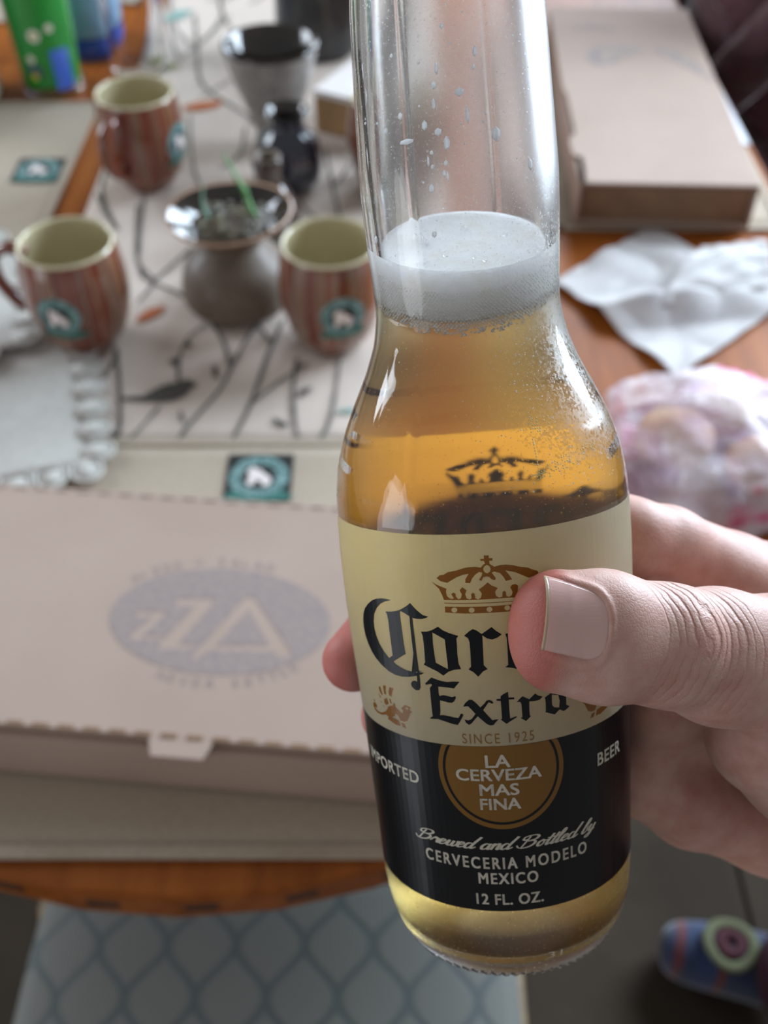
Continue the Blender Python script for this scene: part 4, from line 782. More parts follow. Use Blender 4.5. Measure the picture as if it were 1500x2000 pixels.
def on_cyl(prof, th, z, off):
    r = wall_r(prof, max(z, 0.0)) + off; return lambda a, b, o2=0: Vector(((r + o2) * math.sin(R(th) + a / r), -(r + o2) * math.cos(R(th) + a / r), z + b))
def patch(name, loops, mp, m, parent, step=0.004):
    me = flat_shape(loops); bm = bmesh.new(); bm.from_mesh(me); k = -0.04
    while k < 0.04:
        bmesh.ops.bisect_plane(bm, geom=bm.verts[:] + bm.edges[:] + bm.faces[:], plane_co=(k, 0, 0), plane_no=(1, 0, 0), dist=1e-7); k += step
    for v in bm.verts: v.co = mp(v.co.x, v.co.y)
    bm.to_mesh(me); bm.free(); return obj(name, me, m, parent)
for th, z, r in ((2, 0.071, .0075), (-14, 0.044, .005), (30, 0.078, .005)):
    mp = on_cyl(UP, th, z, 0.0009)
    for k in range(8): a = PI * k / 4; patch('petal', [ellipse(r * .34, r * .34, 10, r * .62 * math.cos(a), r * .62 * math.sin(a))], mp, M_wp, tum)
    patch('daisy_centre', [ellipse(r * .36, r * .36, 12)], on_cyl(UP, th, z, 0.0012), M_yp, tum)
patch('blue_panel', [[(-.010, -.028), (.011, -.028), (.012, .018), (.006, .024), (-.006, .024), (-.011, .018)]], on_cyl(UP, 40, 0.034, 0.0008), M_bp, tum)
patch('grey_print', [ellipse(.010, .009, 14)], on_cyl(UP, -12, 0.030, 0.0008), mat('grey_print', '#3E5E62', 0.4), tum)
patch('yellow_dot', [ellipse(.004, .004, 12)], on_cyl(UP, -14, 0.024, 0.0012), M_yp, tum)
bb_ = empty('blue_bottle', (-0.372, 1.330, TZ + 0.0005)); tag(bb_, 'translucent blue water bottle behind the green tumbler', 'bottle')
M_bluep = glass_mat('blue_plastic', 1.3, 0.08, tint=srgb('#8FBEEA')); M_bluel = mat('pale_blue_band', '#86B4DC', 0.3, coat=0.5)
BP = [(0.026, 0.0), (0.036, 0.003), (0.040, 0.012), (0.041, 0.03), (0.041, 0.12), (0.034, 0.15), (0.018, 0.175), (0.014, 0.19)]
MB().lathe(smooth_prof(BP, 5), 40, True, True).build('body', M_bluep, bb_, smooth=True)
MB().lathe([(0.0415, 0.030), (0.0418, 0.032), (0.0418, 0.115), (0.0415, 0.117)], 40, False, False).build('sleeve', M_bluel, bb_, smooth=True)
MB().lathe([(0.038, 0.004), (0.0405, 0.010), (0.0412, 0.022), (0.041, 0.026)], 40, False, False).build('deep_blue_base', mat('deep_blue', '#1E5FD0', 0.2, coat=0.6), bb_, smooth=True)
MB().lathe([(0.016, 0.19), (0.016, 0.205), (0.014, 0.207)], 30, True, True).build('cap', M_bp, bb_, smooth=True)
gl = empty('water_glass', (-0.300, 1.27, TZ + 0.0045)); tag(gl, 'clear straight water glass between the green tumbler and the far mug', 'glass')
MB().lathe([(0.0001, 0.0), (0.032, 0.0), (0.034, 0.002), (0.037, 0.12), (0.0362, 0.121), (0.0335, 0.12), (0.031, 0.012), (0.0001, 0.010)], 48, False, False).build('glass_wall', glass_mat('thin_glass', 1.06), gl, smooth=True)
ck = empty('pale_canister', (-0.517, 1.185, TZ + 0.004)); tag(ck, 'pale cream canister at the far left edge, left of the green tumbler', 'canister')
M_cream = noisy('cream_glaze_matt', '#CBD0C2', '#C2C8BA', 0.5, 14)
MB().lathe(smooth_prof([(0.058, 0.0), (0.064, 0.005), (0.066, 0.03), (0.068, 0.20), (0.060, 0.215)], 4), 48, True, True).build('body', M_cream, ck, smooth=True)
MB().lathe([(0.062, 0.213), (0.064, 0.219), (0.058, 0.226), (0.012, 0.23), (0.012, 0.245), (0.006, 0.25)], 40, True, True).build('lid', M_cream, ck, smooth=True)

# ------------------------------------------------------------------ lace doilies at the left
M_lace = noisy('lace_cotton', '#C4C2BC', '#B6B4AE', 0.85, 220, 3, 0.3, 0.001)
def doily(cx, cy, rot, w_, d_, z, label):
    o = empty('lace_doily', (cx, cy, z), R(rot)); tag(o, label, 'doily', 'lace-edged cloths at the left')
    V = []; F = []; n = 24
    for j in range(n + 1):
        for i in range(n + 1):
            x = w_ * (i / n - .5); y = d_ * (j / n - .5); V.append((x, y, 0.003 + 0.0035 * mnoise.noise(Vector((x * 11 + cx * 30, y * 11, 2)))))
    for j in range(n):
        for i in range(n): q = j * (n + 1) + i; F.append((q, q + 1, q + n + 2, q + n + 1))
    c = MB().add(V, F).build('cloth', M_lace, o, smooth=True); s_ = c.modifiers.new('s', 'SOLIDIFY'); s_.thickness = 0.0012
    # crocheted scallops: a looped cord and a lobe for each
    step = 0.0262
    lobe_me = None
    def lobes(ax, sgn):
        nonlocal lobe_me
        L = w_ if ax == 0 else d_; k = -L / 2 + step / 2
        while k < L / 2:
            if lobe_me is None:
                q = MB()
                q.prism([(0.0112 * math.cos(a) * (0.95 + 0.06 * math.sin(5 * a)), 0.0125 * math.sin(a)) for a in [2 * PI * i / 20 for i in range(20)]], 0.0, 0.0016)
                cord = [(0.0118 * math.cos(a), 0.0132 * math.sin(a), 0.0016) for a in [-0.5 + (PI + 1.0) * i / 16 for i in range(17)]]
                q.tube(cord, 0.0015, 6); tmp = q.mesh('scallop'); lobe_me = tmp; tmp.materials.append(M_lace); tmp.polygons.foreach_set('use_smooth', [True] * len(tmp.polygons))
            s_ = bpy.data.objects.new('scallop', lobe_me); C.objects.link(s_); s_.parent = o
            if ax == 0: s_.location = (k, sgn * (d_ / 2 + 0.006), 0.003); s_.rotation_euler.z = 0 if sgn > 0 else PI
            else: s_.location = (sgn * (w_ / 2 + 0.006), k, 0.003); s_.rotation_euler.z = -PI / 2 if sgn > 0 else PI / 2
            k += step
    for ax in (0, 1):
        for sg in (1, -1): lobes(ax, sg)
    return o
doily(-0.353, 0.655, 16, 0.20, 0.26, TZ + 0.006, 'white lace-edged cloth lying on the corner of the near placemat')
doily(-0.410, 0.760, 12, 0.17, 0.17, TZ + 0.012, 'second lace-edged cloth, farther back and overlapping the first')

# ------------------------------------------------------------------ paper napkin
M_nap = noisy('napkin_paper', '#C6C3C2', '#BAB7B8', 0.8, 60, 3, 0.15, 0.001, sss=0.0)
def grid_cloth(corners, n, zf, name, m, thick=0.0007, parent=None):
    A, B, Cc_, D = [Vector(c) for c in corners]; V = []; F = []
    for j in range(n + 1):
        for i in range(n + 1):
            u, v = i / n, j / n; p = (A * (1 - u) + B * u) * (1 - v) + (D * (1 - u) + Cc_ * u) * v
            V.append((p.x, p.y, zf(u, v)))
    for j in range(n):
        for i in range(n): q = j * (n + 1) + i; F.append((q, q + 1, q + n + 2, q + n + 1))
    o = MB().add(V, F).build(name, m, parent, smooth=True); s_ = o.modifiers.new('s', 'SOLIDIFY'); s_.thickness = thick; return o
napkin = empty('paper_napkin', (0.262, 0.79, TZ)); tag(napkin, 'crumpled white paper napkin on the bare wood before the far pizza box', 'napkin')
def cr(u, v): return 0.0025 + 0.010 * abs(mnoise.noise(Vector((u * 3.1, v * 3.1, 7)))) + 0.018 * max(0, 1 - abs(u - v * 0.55 - 0.38) * 5.5) * (0.4 + 0.6 * math.sin(PI * min(1, max(0, v + .15)))) 
grid_cloth([(-0.105, 0.018, 0), (-0.018, -0.122, 0), (0.105, -0.012, 0), (0.002, 0.115, 0)], 60, cr, 'sheet', M_nap, parent=napkin)
def cr2(u, v): return 0.014 + 0.014 * math.sin(PI * v) * (1 - 0.5 * u) + 0.006 * mnoise.noise(Vector((u * 4, v * 4, 3)))
grid_cloth([(-0.022, -0.040, 0), (0.088, -0.006, 0), (0.103, 0.072, 0), (0.040, 0.062, 0)], 40, cr2, 'folded_corner', M_nap, parent=napkin)

# ------------------------------------------------------------------ bag of buns
M_film = bpy.data.materials.new('thin_bag_film'); M_film.use_nodes = True
_n = M_film.node_tree.nodes; _l = M_film.node_tree.links; _b = _n['Principled BSDF']
_b.inputs['Roughness'].default_value = 0.22
_v = coords(M_film, 'Object'); _f = tex_noise(M_film, _v, 13, 3, 0.5, 0.8)
_l.new(ramp(M_film, _f, [(0.26, '#9A6E9C'), (0.38, '#D9C0DC'), (0.48, '#EEE4EE'), (0.58, '#F0E2E6'), (0.63, '#EE7AA4'), (0.70, '#DE3F74')]), _b.inputs['Base Color'])
_tr = _n.new('ShaderNodeBsdfTransparent'); _mx = _n.new('ShaderNodeMixShader'); _l.new(ramp(M_film, tex_noise(M_film, _v, 17, 2), [(0.35, 0.2), (0.65, 0.78)]), _mx.inputs[0])
_l.new(_tr.outputs[0], _mx.inputs[1]); _l.new(_b.outputs[0], _mx.inputs[2]); _l.new(_mx.outputs[0], _n['Material Output'].inputs[0])
bump(M_film, tex_noise(M_film, _v, 30, 4, 0.6, 1.0), 0.9, 0.006)
bag = empty('bread_bag', (0.255, 0.575, TZ)); tag(bag, 'crinkled pink and white plastic bread bag at the right table edge', 'bag')
def blob(name, c, rx, ry, rz, m, parent, amp=0.2, seed=0, flat=0.25, sub=5):
    bm = bmesh.new(); bmesh.ops.create_icosphere(bm, subdivisions=sub, radius=1)
    for v in bm.verts:
        d = 1 + amp * mnoise.noise(v.co * 2.2 + Vector((seed, 0, 0))) + amp * 0.4 * abs(mnoise.noise(v.co * 6 + Vector((seed, 3, 0))))
        z = v.co.z * d
        v.co = (c[0] + v.co.x * d * rx, c[1] + v.co.y * d * ry, c[2] + (z if z > -flat else -flat + (z + flat) * 0.05) * rz)
    me = bpy.data.meshes.new(name); bm.to_mesh(me); bm.free(); return obj(name, me, m, parent, True)
blob('bag_film', (-0.002, -0.005, 0.012), 0.088, 0.078, 0.036, M_film, bag, 0.28, 3, 0.25)
blob('bag_film', (0.075, -0.035, 0.012), 0.045, 0.060, 0.034, M_film, bag, 0.3, 9, 0.25)
# gathered neck of the bag curling over toward the right
nk = catmull([(0.045, 0.02, 0.035), (0.07, 0.03, 0.045), (0.092, 0.00, 0.042), (0.100, -0.05, 0.025), (0.105, -0.09, 0.012)], 6)
MB().tube(nk, [0.012 + 0.006 * math.sin(i * 1.3) for i in range(len(nk))], 14, flat=0.45).build('bag_neck', mat('white_film', '#DDE4F4', 0.25, coat=0.4), bag, smooth=True)
M_bun = noisy('bun_crust', '#D8AE84', '#BE9468', 0.6, 18, 3, sss=0.1)
for i, (x, y, z, r) in enumerate(((-0.035, 0.0, 0.02, 0.030), (0.025, -0.03, 0.02, 0.028), (0.005, 0.030, 0.018, 0.024))):
    b_ = blob('bread_bun', (0, 0, 0), r, r * .9, r * .7, M_bun, None, 0.06, i, 0.5, 4); b_.location = (0.255 + x, 0.575 + y, TZ + z)
    tag(b_, ('tan bread bun in the plastic bag, nearest the bottle', 'tan bread bun in the plastic bag, nearest the viewer', 'tan bread bun in the plastic bag, nearest the napkin')[i], 'bun', 'buns inside the plastic bag')

# ------------------------------------------------------------------ chair drawn up to the near end
chair = empty('dining_chair', (-0.09, 0.165, 0)); tag(chair, 'dining chair with a grey quilted-pattern seat tucked under the table end', 'chair')
M_seat = mat('grey_seat_fabric', '#8E9AA4', 0.75); _n, _l, _b = nt(M_seat)
_v = coords(M_seat, 'Object'); sep = node(M_seat, 'ShaderNodeSeparateXYZ'); _l.new(_v, sep.inputs[0])
# ogee net: two mirrored families of wavy lines, plus fine weft ribs
def wavy(sgn):
    s = math_n(M_seat, 'SINE', math_n(M_seat, 'MULTIPLY', sep.outputs['Y'], 2 * PI / 0.082)); x = math_n(M_seat, 'MULTIPLY', s, 0.0132 * sgn)
    q = math_n(M_seat, 'ADD', sep.outputs['X'], x); q = math_n(M_seat, 'ADD', math_n(M_seat, 'DIVIDE', q, 0.054), 50.25 if sgn > 0 else 50.75)
    fr = math_n(M_seat, 'FRACT', q); return math_n(M_seat, 'ABSOLUTE', math_n(M_seat, 'SUBTRACT', fr, 0.5))
d_ = math_n(M_seat, 'MINIMUM', wavy(1), wavy(-1)); ln = node(M_seat, 'ShaderNodeMapRange', i_From_Min=0.03, i_From_Max=0.11); _l.new(d_, ln.inputs['Value'])
ribs = math_n(M_seat, 'SINE', math_n(M_seat, 'MULTIPLY', sep.outputs['X'], 2 * PI / 0.0034))
mixc = node(M_seat, 'ShaderNodeMix', data_type='RGBA'); _l.new(ln.outputs[0], mixc.inputs['Factor']); mixc.inputs[6].default_value = srgb('#565E5E'); mixc.inputs[7].default_value = srgb('#72746F')
_l.new(mixc.outputs[2], _b.inputs['Base Color']); bump(M_seat, math_n(M_seat, 'ADD', math_n(M_seat, 'MULTIPLY', ribs, 0.5), ln.outputs[0]), 0.5, 0.0008)
V = []; F = []; n = 28
for j in range(n + 1):
    for i in range(n + 1):
        u, v = 2 * i / n - 1, 2 * j / n - 1; V.append((u * 0.195, v * 0.20, 0.462 - 0.018 * (abs(u) ** 6) - 0.018 * abs(v) ** 6 + 0.004 * (1 - u * u)))
for j in range(n):
    for i in range(n): q = j * (n + 1) + i; F.append((q, q + 1, q + n + 2, q + n + 1))
st = MB().add(V, F).build('seat_cushion', M_seat, chair, smooth=True); s_ = st.modifiers.new('s', 'SOLIDIFY'); s_.thickness = 0.045; s_.offset = -1
M_cw = noisy('chair_wood', '#6E5A40', '#85704E', 0.45, 20, 3, stretch=(1, 8, 1))
MB().box(-0.205, 0.205, -0.21, 0.21, 0.375, 0.415).build('seat_frame', M_cw, chair, bevel=0.006)
for x in (-0.19, 0.19):
    for y in (-0.195, 0.195):
        MB().tube([(x, y, 0.41), (x * 1.02, y * 1.03, 0.2), (x * 1.04, y * 1.06, 0.0)], [0.018, 0.016, 0.012], 12).build('leg', M_cw, chair, smooth=True)
for x in (-0.19, 0.19): MB().tube([(x, -0.20, 0.40), (x, -0.235, 0.60), (x, -0.27, 0.86)], [0.017, 0.015, 0.012], 12).build('back_post', M_cw, chair, smooth=True)
for z, y in ((0.84, -0.266), (0.68, -0.246), (0.56, -0.228)): MB().box(-0.185, 0.185, y - 0.008, y + 0.008, z - 0.03, z + 0.03).build('back_rail', M_cw, chair, bevel=0.006)

# ------------------------------------------------------------------ people round the table
def skin_body(name, pts, edges, radii, m, parent=None, levels=2):
    me = bpy.data.meshes.new(name); me.from_pydata(pts, edges, []); o = obj(name, me, m, parent)
    sk = o.modifiers.new('skin', 'SKIN'); sk.use_smooth_shade = True
    for v, r in zip(me.skin_vertices[0].data, radii): v.radius = r if isinstance(r, tuple) else (r, r)
    me.skin_vertices[0].data[0].use_root = True
    sb = o.modifiers.new('sub', 'SUBSURF'); sb.levels = levels; sb.render_levels = levels
    dg = bpy.context.evaluated_depsgraph_get(); dg.update(); out = bpy.data.meshes.new_from_object(o.evaluated_get(dg)); o.modifiers.clear(); o.data = out
    out.polygons.foreach_set('use_smooth', [True] * len(out.polygons)); return o
M_maroon = noisy('maroon_cloth', '#3E1E26', '#5A3038', 0.85, 9, 4, 0.6, 0.01, sheen=0.3)
bump(M_maroon, tex_noise(M_maroon, coords(M_maroon, 'Object', (1, 1, 3)), 7, 3, 0.5, 1.5), 0.8, 0.03)
M_skin2 = mat('skin_plain', '#C8947E', 0.5, sss=0.15)
# someone sitting at the right-hand side of the table in maroon
p2 = empty('person', (0.548, 1.50, 0)); tag(p2, 'person in maroon clothes sitting beyond the right edge of the table', 'person')
bp = [(0, 0, .56), (0.02, 0, .72), (0.03, 0, .90), (0.03, 0, 1.06), (0.025, 0, 1.14),
      (-0.02, -.11, .56), (-.14, -.15, .54), (-.14, -.14, .30), (-.12, -.14, .08), (-0.02, .10, .55), (-.14, .13, .54), (-.14, .14, .30), (-.12, .14, .08),
      (0.03, -.16, 1.04), (-0.02, -.22, .84), (-.12, -.16, .66), (0.03, .16, 1.04), (-0.02, .22, .84), (-.12, .16, .66)]
be = [(0, 1), (1, 2), (2, 3), (3, 4), (0, 5), (5, 6), (6, 7), (7, 8), (0, 9), (9, 10), (10, 11), (11, 12), (3, 13), (13, 14), (14, 15), (3, 16), (16, 17), (17, 18)]
br_ = [.155, .145, .155, .11, .05, .10, .085, .06, .045, .10, .085, .06, .045, .06, .045, .038, .06, .045, .038]
skin_body('body', bp, be, br_, M_maroon, p2)
hd = blob('head', (0.02, 0, 1.27), .078, .074, .105, M_skin2, p2, 0.02, 1, 1.2, 4)
blob('hair', (0.035, 0, 1.30), .088, .084, .10, noisy('dark_hair', '#2A1C14', '#3A281C', 0.6, 60, 3), p2, 0.06, 4, 0.2, 4)
tn = MB().tube([(0.025, 0, 1.12), (0.022, 0, 1.20)], 0.045, 16); tn.build('neck', M_skin2, p2, smooth=True)
for sg in (-1, 1):
    for k in range(4): MB().tube(catmull([(-.125, sg * .155 + (k - 1.5) * .014 * -sg, .66), (-.155, sg * .15 + (k - 1.5) * .016 * -sg, .645), (-.18, sg * .148 + (k - 1.5) * .016 * -sg, .628)], 3), 0.0075, 8).build('finger', M_skin2, p2, smooth=True)
    MB().tube([(-.12, sg * .16, .66), (-.145, sg * .125, .652), (-.165, sg * .115, .64)], 0.0085, 8).build('thumb', M_skin2, p2, smooth=True)
    skin_body('shoe', [(-.10, sg * .14, .045), (-.20, sg * .14, .03), (-.27, sg * .14, .025)], [(0, 1), (1, 2)], [.042, .036, .026], mat('dark_shoe', '#221E1E', 0.5), p2, 1)
ch2 = empty('wooden_stool', (0.62, 1.50, 0)); tag(ch2, 'plain wooden stool under the person in maroon', 'stool')
MB().lathe([(0.15, .40), (0.155, .41), (0.155, .43), (0.145, .435)], 32, True, True).build('seat', M_cw, ch2, smooth=True)
for k in range(4): a = PI / 4 + k * PI / 2; MB().tube([(.10 * math.cos(a), .10 * math.sin(a), .405), (.15 * math.cos(a), .15 * math.sin(a), 0)], 0.014, 10).build('leg', M_cw, ch2, smooth=True)
# a second sitter, out of frame to the right, whose stockinged foot rests on the floor
p3 = empty('person', (0.59, 0.445, 0)); tag(p3, 'outstretched leg in dark maroon trousers with a blue patterned sock on the floor', 'person')
M_tr = noisy('dark_maroon_trousers', '#2E0E1C', '#3C1626', 0.9, 14, 3, 0.5, 0.006)
skin_body('trouser_leg', [(-.165, -.030, .070), (-.11, -.045, .11), (.02, -.09, .24), (.20, -.15, .44), (.50, -.20, .50)], [(0, 1), (1, 2), (2, 3), (3, 4)], [.058, .066, .072, .085, .10], M_tr, p3)
M_sock = mat('patterned_sock', '#3A5AA8', 0.9, sheen=0.4); _n, _l, _b = nt(M_sock); _v = coords(M_sock, 'Object', (1, 1, 1), (0, 0, 0.25))
sp_ = node(M_sock, 'ShaderNodeSeparateXYZ'); _l.new(_v, sp_.inputs[0]); ff = math_n(M_sock, 'ADD', sp_.outputs['X'], math_n(M_sock, 'MULTIPLY', tex_noise(M_sock, _v, 40, 2), 0.006))
mr = node(M_sock, 'ShaderNodeMapRange', i_From_Min=-0.29, i_From_Max=-0.13); _l.new(ff, mr.inputs['Value'])
_l.new(ramp(M_sock, mr.outputs[0], [(0.0, '#16213A'), (0.24, '#1C2C50'), (0.30, '#5A2428'), (0.36, '#1C2C4C'), (0.45, '#203058'), (0.60, '#5A2420'), (0.66, '#1C2844')], 'CONSTANT'), _b.inputs['Base Color'])
skin_body('sock', [(-.265, .022, .040), (-.225, .012, .042), (-.165, -.005, .055), (-.10, -.03, .06)], [(0, 1), (1, 2), (2, 3)], [(.030, .036), (.040, .048), (.042, .046), (.045, .045)], M_sock, p3)
def sock_ring(rr, m, nm, z=.0):
    q = [(-.193 + rr * math.cos(a), .004 + rr * 1.0 * math.sin(a), .096 + z - 9 * (rr * math.sin(a) + .004) ** 2) for a in [2 * PI * i / 24 for i in range(24)]]
    MB().tube(q, 0.0065, 8, closed=True, flat=0.5).build(nm, m, p3, smooth=True)
sock_ring(0.026, mat('cream_sock_yarn', '#55573E', 0.9), 'sock_pattern')
sock_ring(0.012, mat('wine_sock_yarn', '#3A0E1A', 0.9), 'sock_pattern', .0)
# ------------------------------------------------------------------ the hand that holds the bottle (same local axes as the bottle, worked out in millimetres)
HD = {"ch":{"index":[[81.38,50.08,-44.25,13.0],[60.57,37.06,-33.58,11.3],[43.21,26.68,-21.85,10.0],[34.35,21.46,-17.5,9.4],[20.25,35.07,-12.0,9.0],[0.0,40.0,-9.0,8.7],[-15.43,36.36,-10.0,7.8]],"middle":[[78.79,48.15,-60.87,14.0],[60.0,38.38,-50.36,12.0],[40.42,13.13,-38.0,10.2],[26.35,31.41,-34.0,9.6],[0.0,40.5,-32.0,9.2],[-22.94,32.77,-35.0,8.6],[-32.77,12.05,-40.12,7.4]],"ring":[[74.97,42.09,-76.95,14.0],[55.69,32.14,-67.07,12.0],[39.94,12.98,-56.0,10.0],[26.35,31.41,-52.0,9.4],[0.0,40.0,-50.0,9.0],[-22.66,32.36,-52.0,8.4],[-25.39,14.41,-55.73,7.2]],"pinky":[[68.45,28.77,-96.73,12.5],[46.88,22.7,-86.89,10.8],[32.49,16.7,-75.24,9.3],[25.39,30.26,-71.0,8.6],[0.0,38.5,-67.0,8.2],[-19.87,31.8,-68.0,7.0]],"m1":[[81.38,50.08,-44.25,13.0],[100.55,44.86,-66.59,17.0],[119.97,35.24,-90.35,20.0]],"m2":[[78.79,48.15,-60.87,14.0],[119.6,34.05,-95.44,22.0]],"m3":[[74.97,42.09,-76.95,14.0],[118.14,30.39,-101.94,22.0]],"m4":[[68.45,28.77,-96.73,12.5],[91.34,25.64,-102.25,17.0],[115.7,24.59,-108.36,19.0]],"web":[[56.09,31.34,-34.19,9.0],[69.07,25.49,-38.37,10.0],[79.74,14.92,-44.21,12.0]],"web2":[[56.03,33.74,-69.22,9.5],[66.05,32.77,-59.6,11.0],[79.16,27.07,-54.0,14.0]],"thenar":[[57.68,-7.08,-54.62,13.5],[69.59,-2.44,-62.05,17.0],[91.33,8.02,-79.87,21.0],[116.05,26.24,-96.6,22.0]],"arm":[[117.41,29.08,-98.29,26.0],[137.41,23.4,-118.48,25.0],[179.77,7.22,-163.03,32.0]],"thumb_a":[[12.82,-33.49,-16.6,8.9],[21.15,-31.93,-18.78,9.4],[33.27,-26.26,-23.99,9.4],[44.43,-19.08,-28.98,10.6],[58.33,-11.82,-34.76,11.6],[73.19,-4.17,-43.81,13.0],[95.65,10.19,-81.26,17.0]],"thumb_b":[[12.45,-34.66,-21.65,8.9],[20.79,-33.11,-23.83,9.4],[32.99,-27.16,-27.88,9.4],[44.07,-20.26,-34.03,10.6],[57.91,-13.17,-40.59,11.6],[72.91,-5.07,-47.7,13.0],[95.65,10.19,-81.26,17.0]]},"axis":[[12.64,-34.08,-19.12],[20.97,-32.52,-21.31],[33.13,-26.71,-25.94],[44.25,-19.67,-31.51],[58.12,-12.49,-37.67],[73.05,-4.62,-45.76],[95.65,10.19,-81.26]],"cam":[-0.0,-215.44,46.57],"up":[0.07,0.226,0.972]}
HC = {k: np.array(v, dtype=np.float64) for k, v in HD['ch'].items()}
def cone(P_, a, b):
    A, ra, B, rb = a[:3], a[3], b[:3], b[3]; ab = B - A; L2 = (ab ** 2).sum()
    pa = P_ - A; t = np.clip((pa @ ab) / L2, 0, 1)
    d = np.sqrt(((pa - t[:, None] * ab) ** 2).sum(1)); return d - (ra + (rb - ra) * (t * t * (3 - 2 * t) * 0.5 + t * 0.5))
def smin(a, b, k):
    h = np.maximum(k - np.abs(a - b), 0) / k; return np.minimum(a, b) - h * h * k * 0.25
def chain(P_, name, k=3.0):
    c = HC[name]; d = None
    for i in range(len(c) - 1):
        q = cone(P_, c[i], c[i + 1]); d = q if d is None else smin(d, q, k)
    return d
AX = np.array(HD['axis'][:4]); UPV = np.array(HD['up'])
def thumb_coords(P_):
    """s: mm along the thumb from the centre of its tip, phi: degrees round it (0 faces the viewer, + upward), rho"""
    best = None; s0 = 0
    for i in range(len(AX) - 1):
        a, b = AX[i], AX[i + 1]; ab = b - a; L = math.sqrt((ab ** 2).sum()); t = (P_ - a) @ ab / L
        tc = np.clip(t, -30 if i == 0 else 0, L if i < len(AX) - 2 else 60)
        r = P_ - a - tc[:, None] * ab / L; rho = np.sqrt((r ** 2).sum(1)); s = s0 + tc
        e = ab / L; up = UPV - e * (UPV @ e); up /= np.linalg.norm(up); tow = np.cross(e, up)
        if tow[1] > 0: tow = -tow
        ph = np.degrees(np.arctan2(r @ up, r @ tow))
        if best is None: best = [rho, s, ph]
        else:
            m = rho < best[0]; best = [np.where(m, x, y) for x, y in zip((rho, s, ph), best)]
        s0 += L
    return best[1], best[2], best[0]
NS0, NS1, NP0, NP1 = -5.2, 5.6, -20.0, 68.0     # nail footprint: s and phi
def nail_mid(s):
    q = np.clip((s - NS0) / (NS1 - NS0), 0, 1); return 24.0 - 14.0 * q, 44.0 - 9.0 * q
def nail_d(s, ph):
    """signed distance-like value of the nail outline (mm), rounded at the root"""
    u = (s - (NS0 + NS1) / 2) / ((NS1 - NS0) / 2); c_, hw_ = nail_mid(s); w_ = (ph - c_) / hw_
    return (np.maximum(np.abs(w_) ** 2.6 + np.maximum(u, 0) ** 3.2, 0) ** (1 / 2.8) - 1) * 6.5, u
_bh = np.array(_h); _br = np.array(_rs)
def sdf(P_, detail=True):
    fing = chain(P_, 'index'); kk = np.where(P_[:, 0] > 22, 9.0, 2.0); fing = smin(fing, chain(P_, 'middle'), 2.0); fing = smin(fing, chain(P_, 'ring'), kk); fing = smin(fing, chain(P_, 'pinky'), kk)
    palm = chain(P_, 'm1')
    for k in ('m2', 'm3', 'm4', 'arm', 'web2'): palm = smin(palm, chain(P_, k), 9.0)
    d = smin(fing, palm, 6.0); d = smin(d, chain(P_, 'web'), 7.0)
    # fingers merge toward the palm on the right of the bottle
    th = smin(chain(P_, 'thumb_a'), chain(P_, 'thumb_b'), 3.5)
    then = chain(P_, 'thenar', 6.0)
    d = smin(d, then, 6.0)
    if detail:
        s, ph, rho = thumb_coords(P_); near = (rho < 20) & (s < 16) & (s > -12)
        nd, u = nail_d(s, ph); front = 1 / (1 + np.exp(-(s - NS0 + 0.2) * 3.0))
        sink = np.clip(-nd / 0.8, 0, 1) * 0.55 * front
        ring = np.exp(-((nd - 0.7) / 0.75) ** 2) * 0.42 * front
        th = th + np.where(near, sink * np.clip((s + 3.5) / 3.0, 0.15, 1) - ring * np.clip((s + 5) / 3.0, 0, 1), 0)
        # knuckle bulge and the dips either side of it
        kn_ = np.exp(-((s - 24) / 5.0) ** 2) * 0.5 * np.cos(np.radians(np.clip(ph - 10, -90, 90)))
        th = th - np.where(rho < 22, kn_, 0)
    d = smin(d, th, 2.6)
    r = np.sqrt(P_[:, 0] ** 2 + P_[:, 1] ** 2); bo = r - (np.interp(-P_[:, 2], _bh, _br) + 0.18)
    k = 0.6; h = np.maximum(k - np.abs(d + bo), 0) / k
    return np.maximum(d, -bo) + h * h * k * 0.25
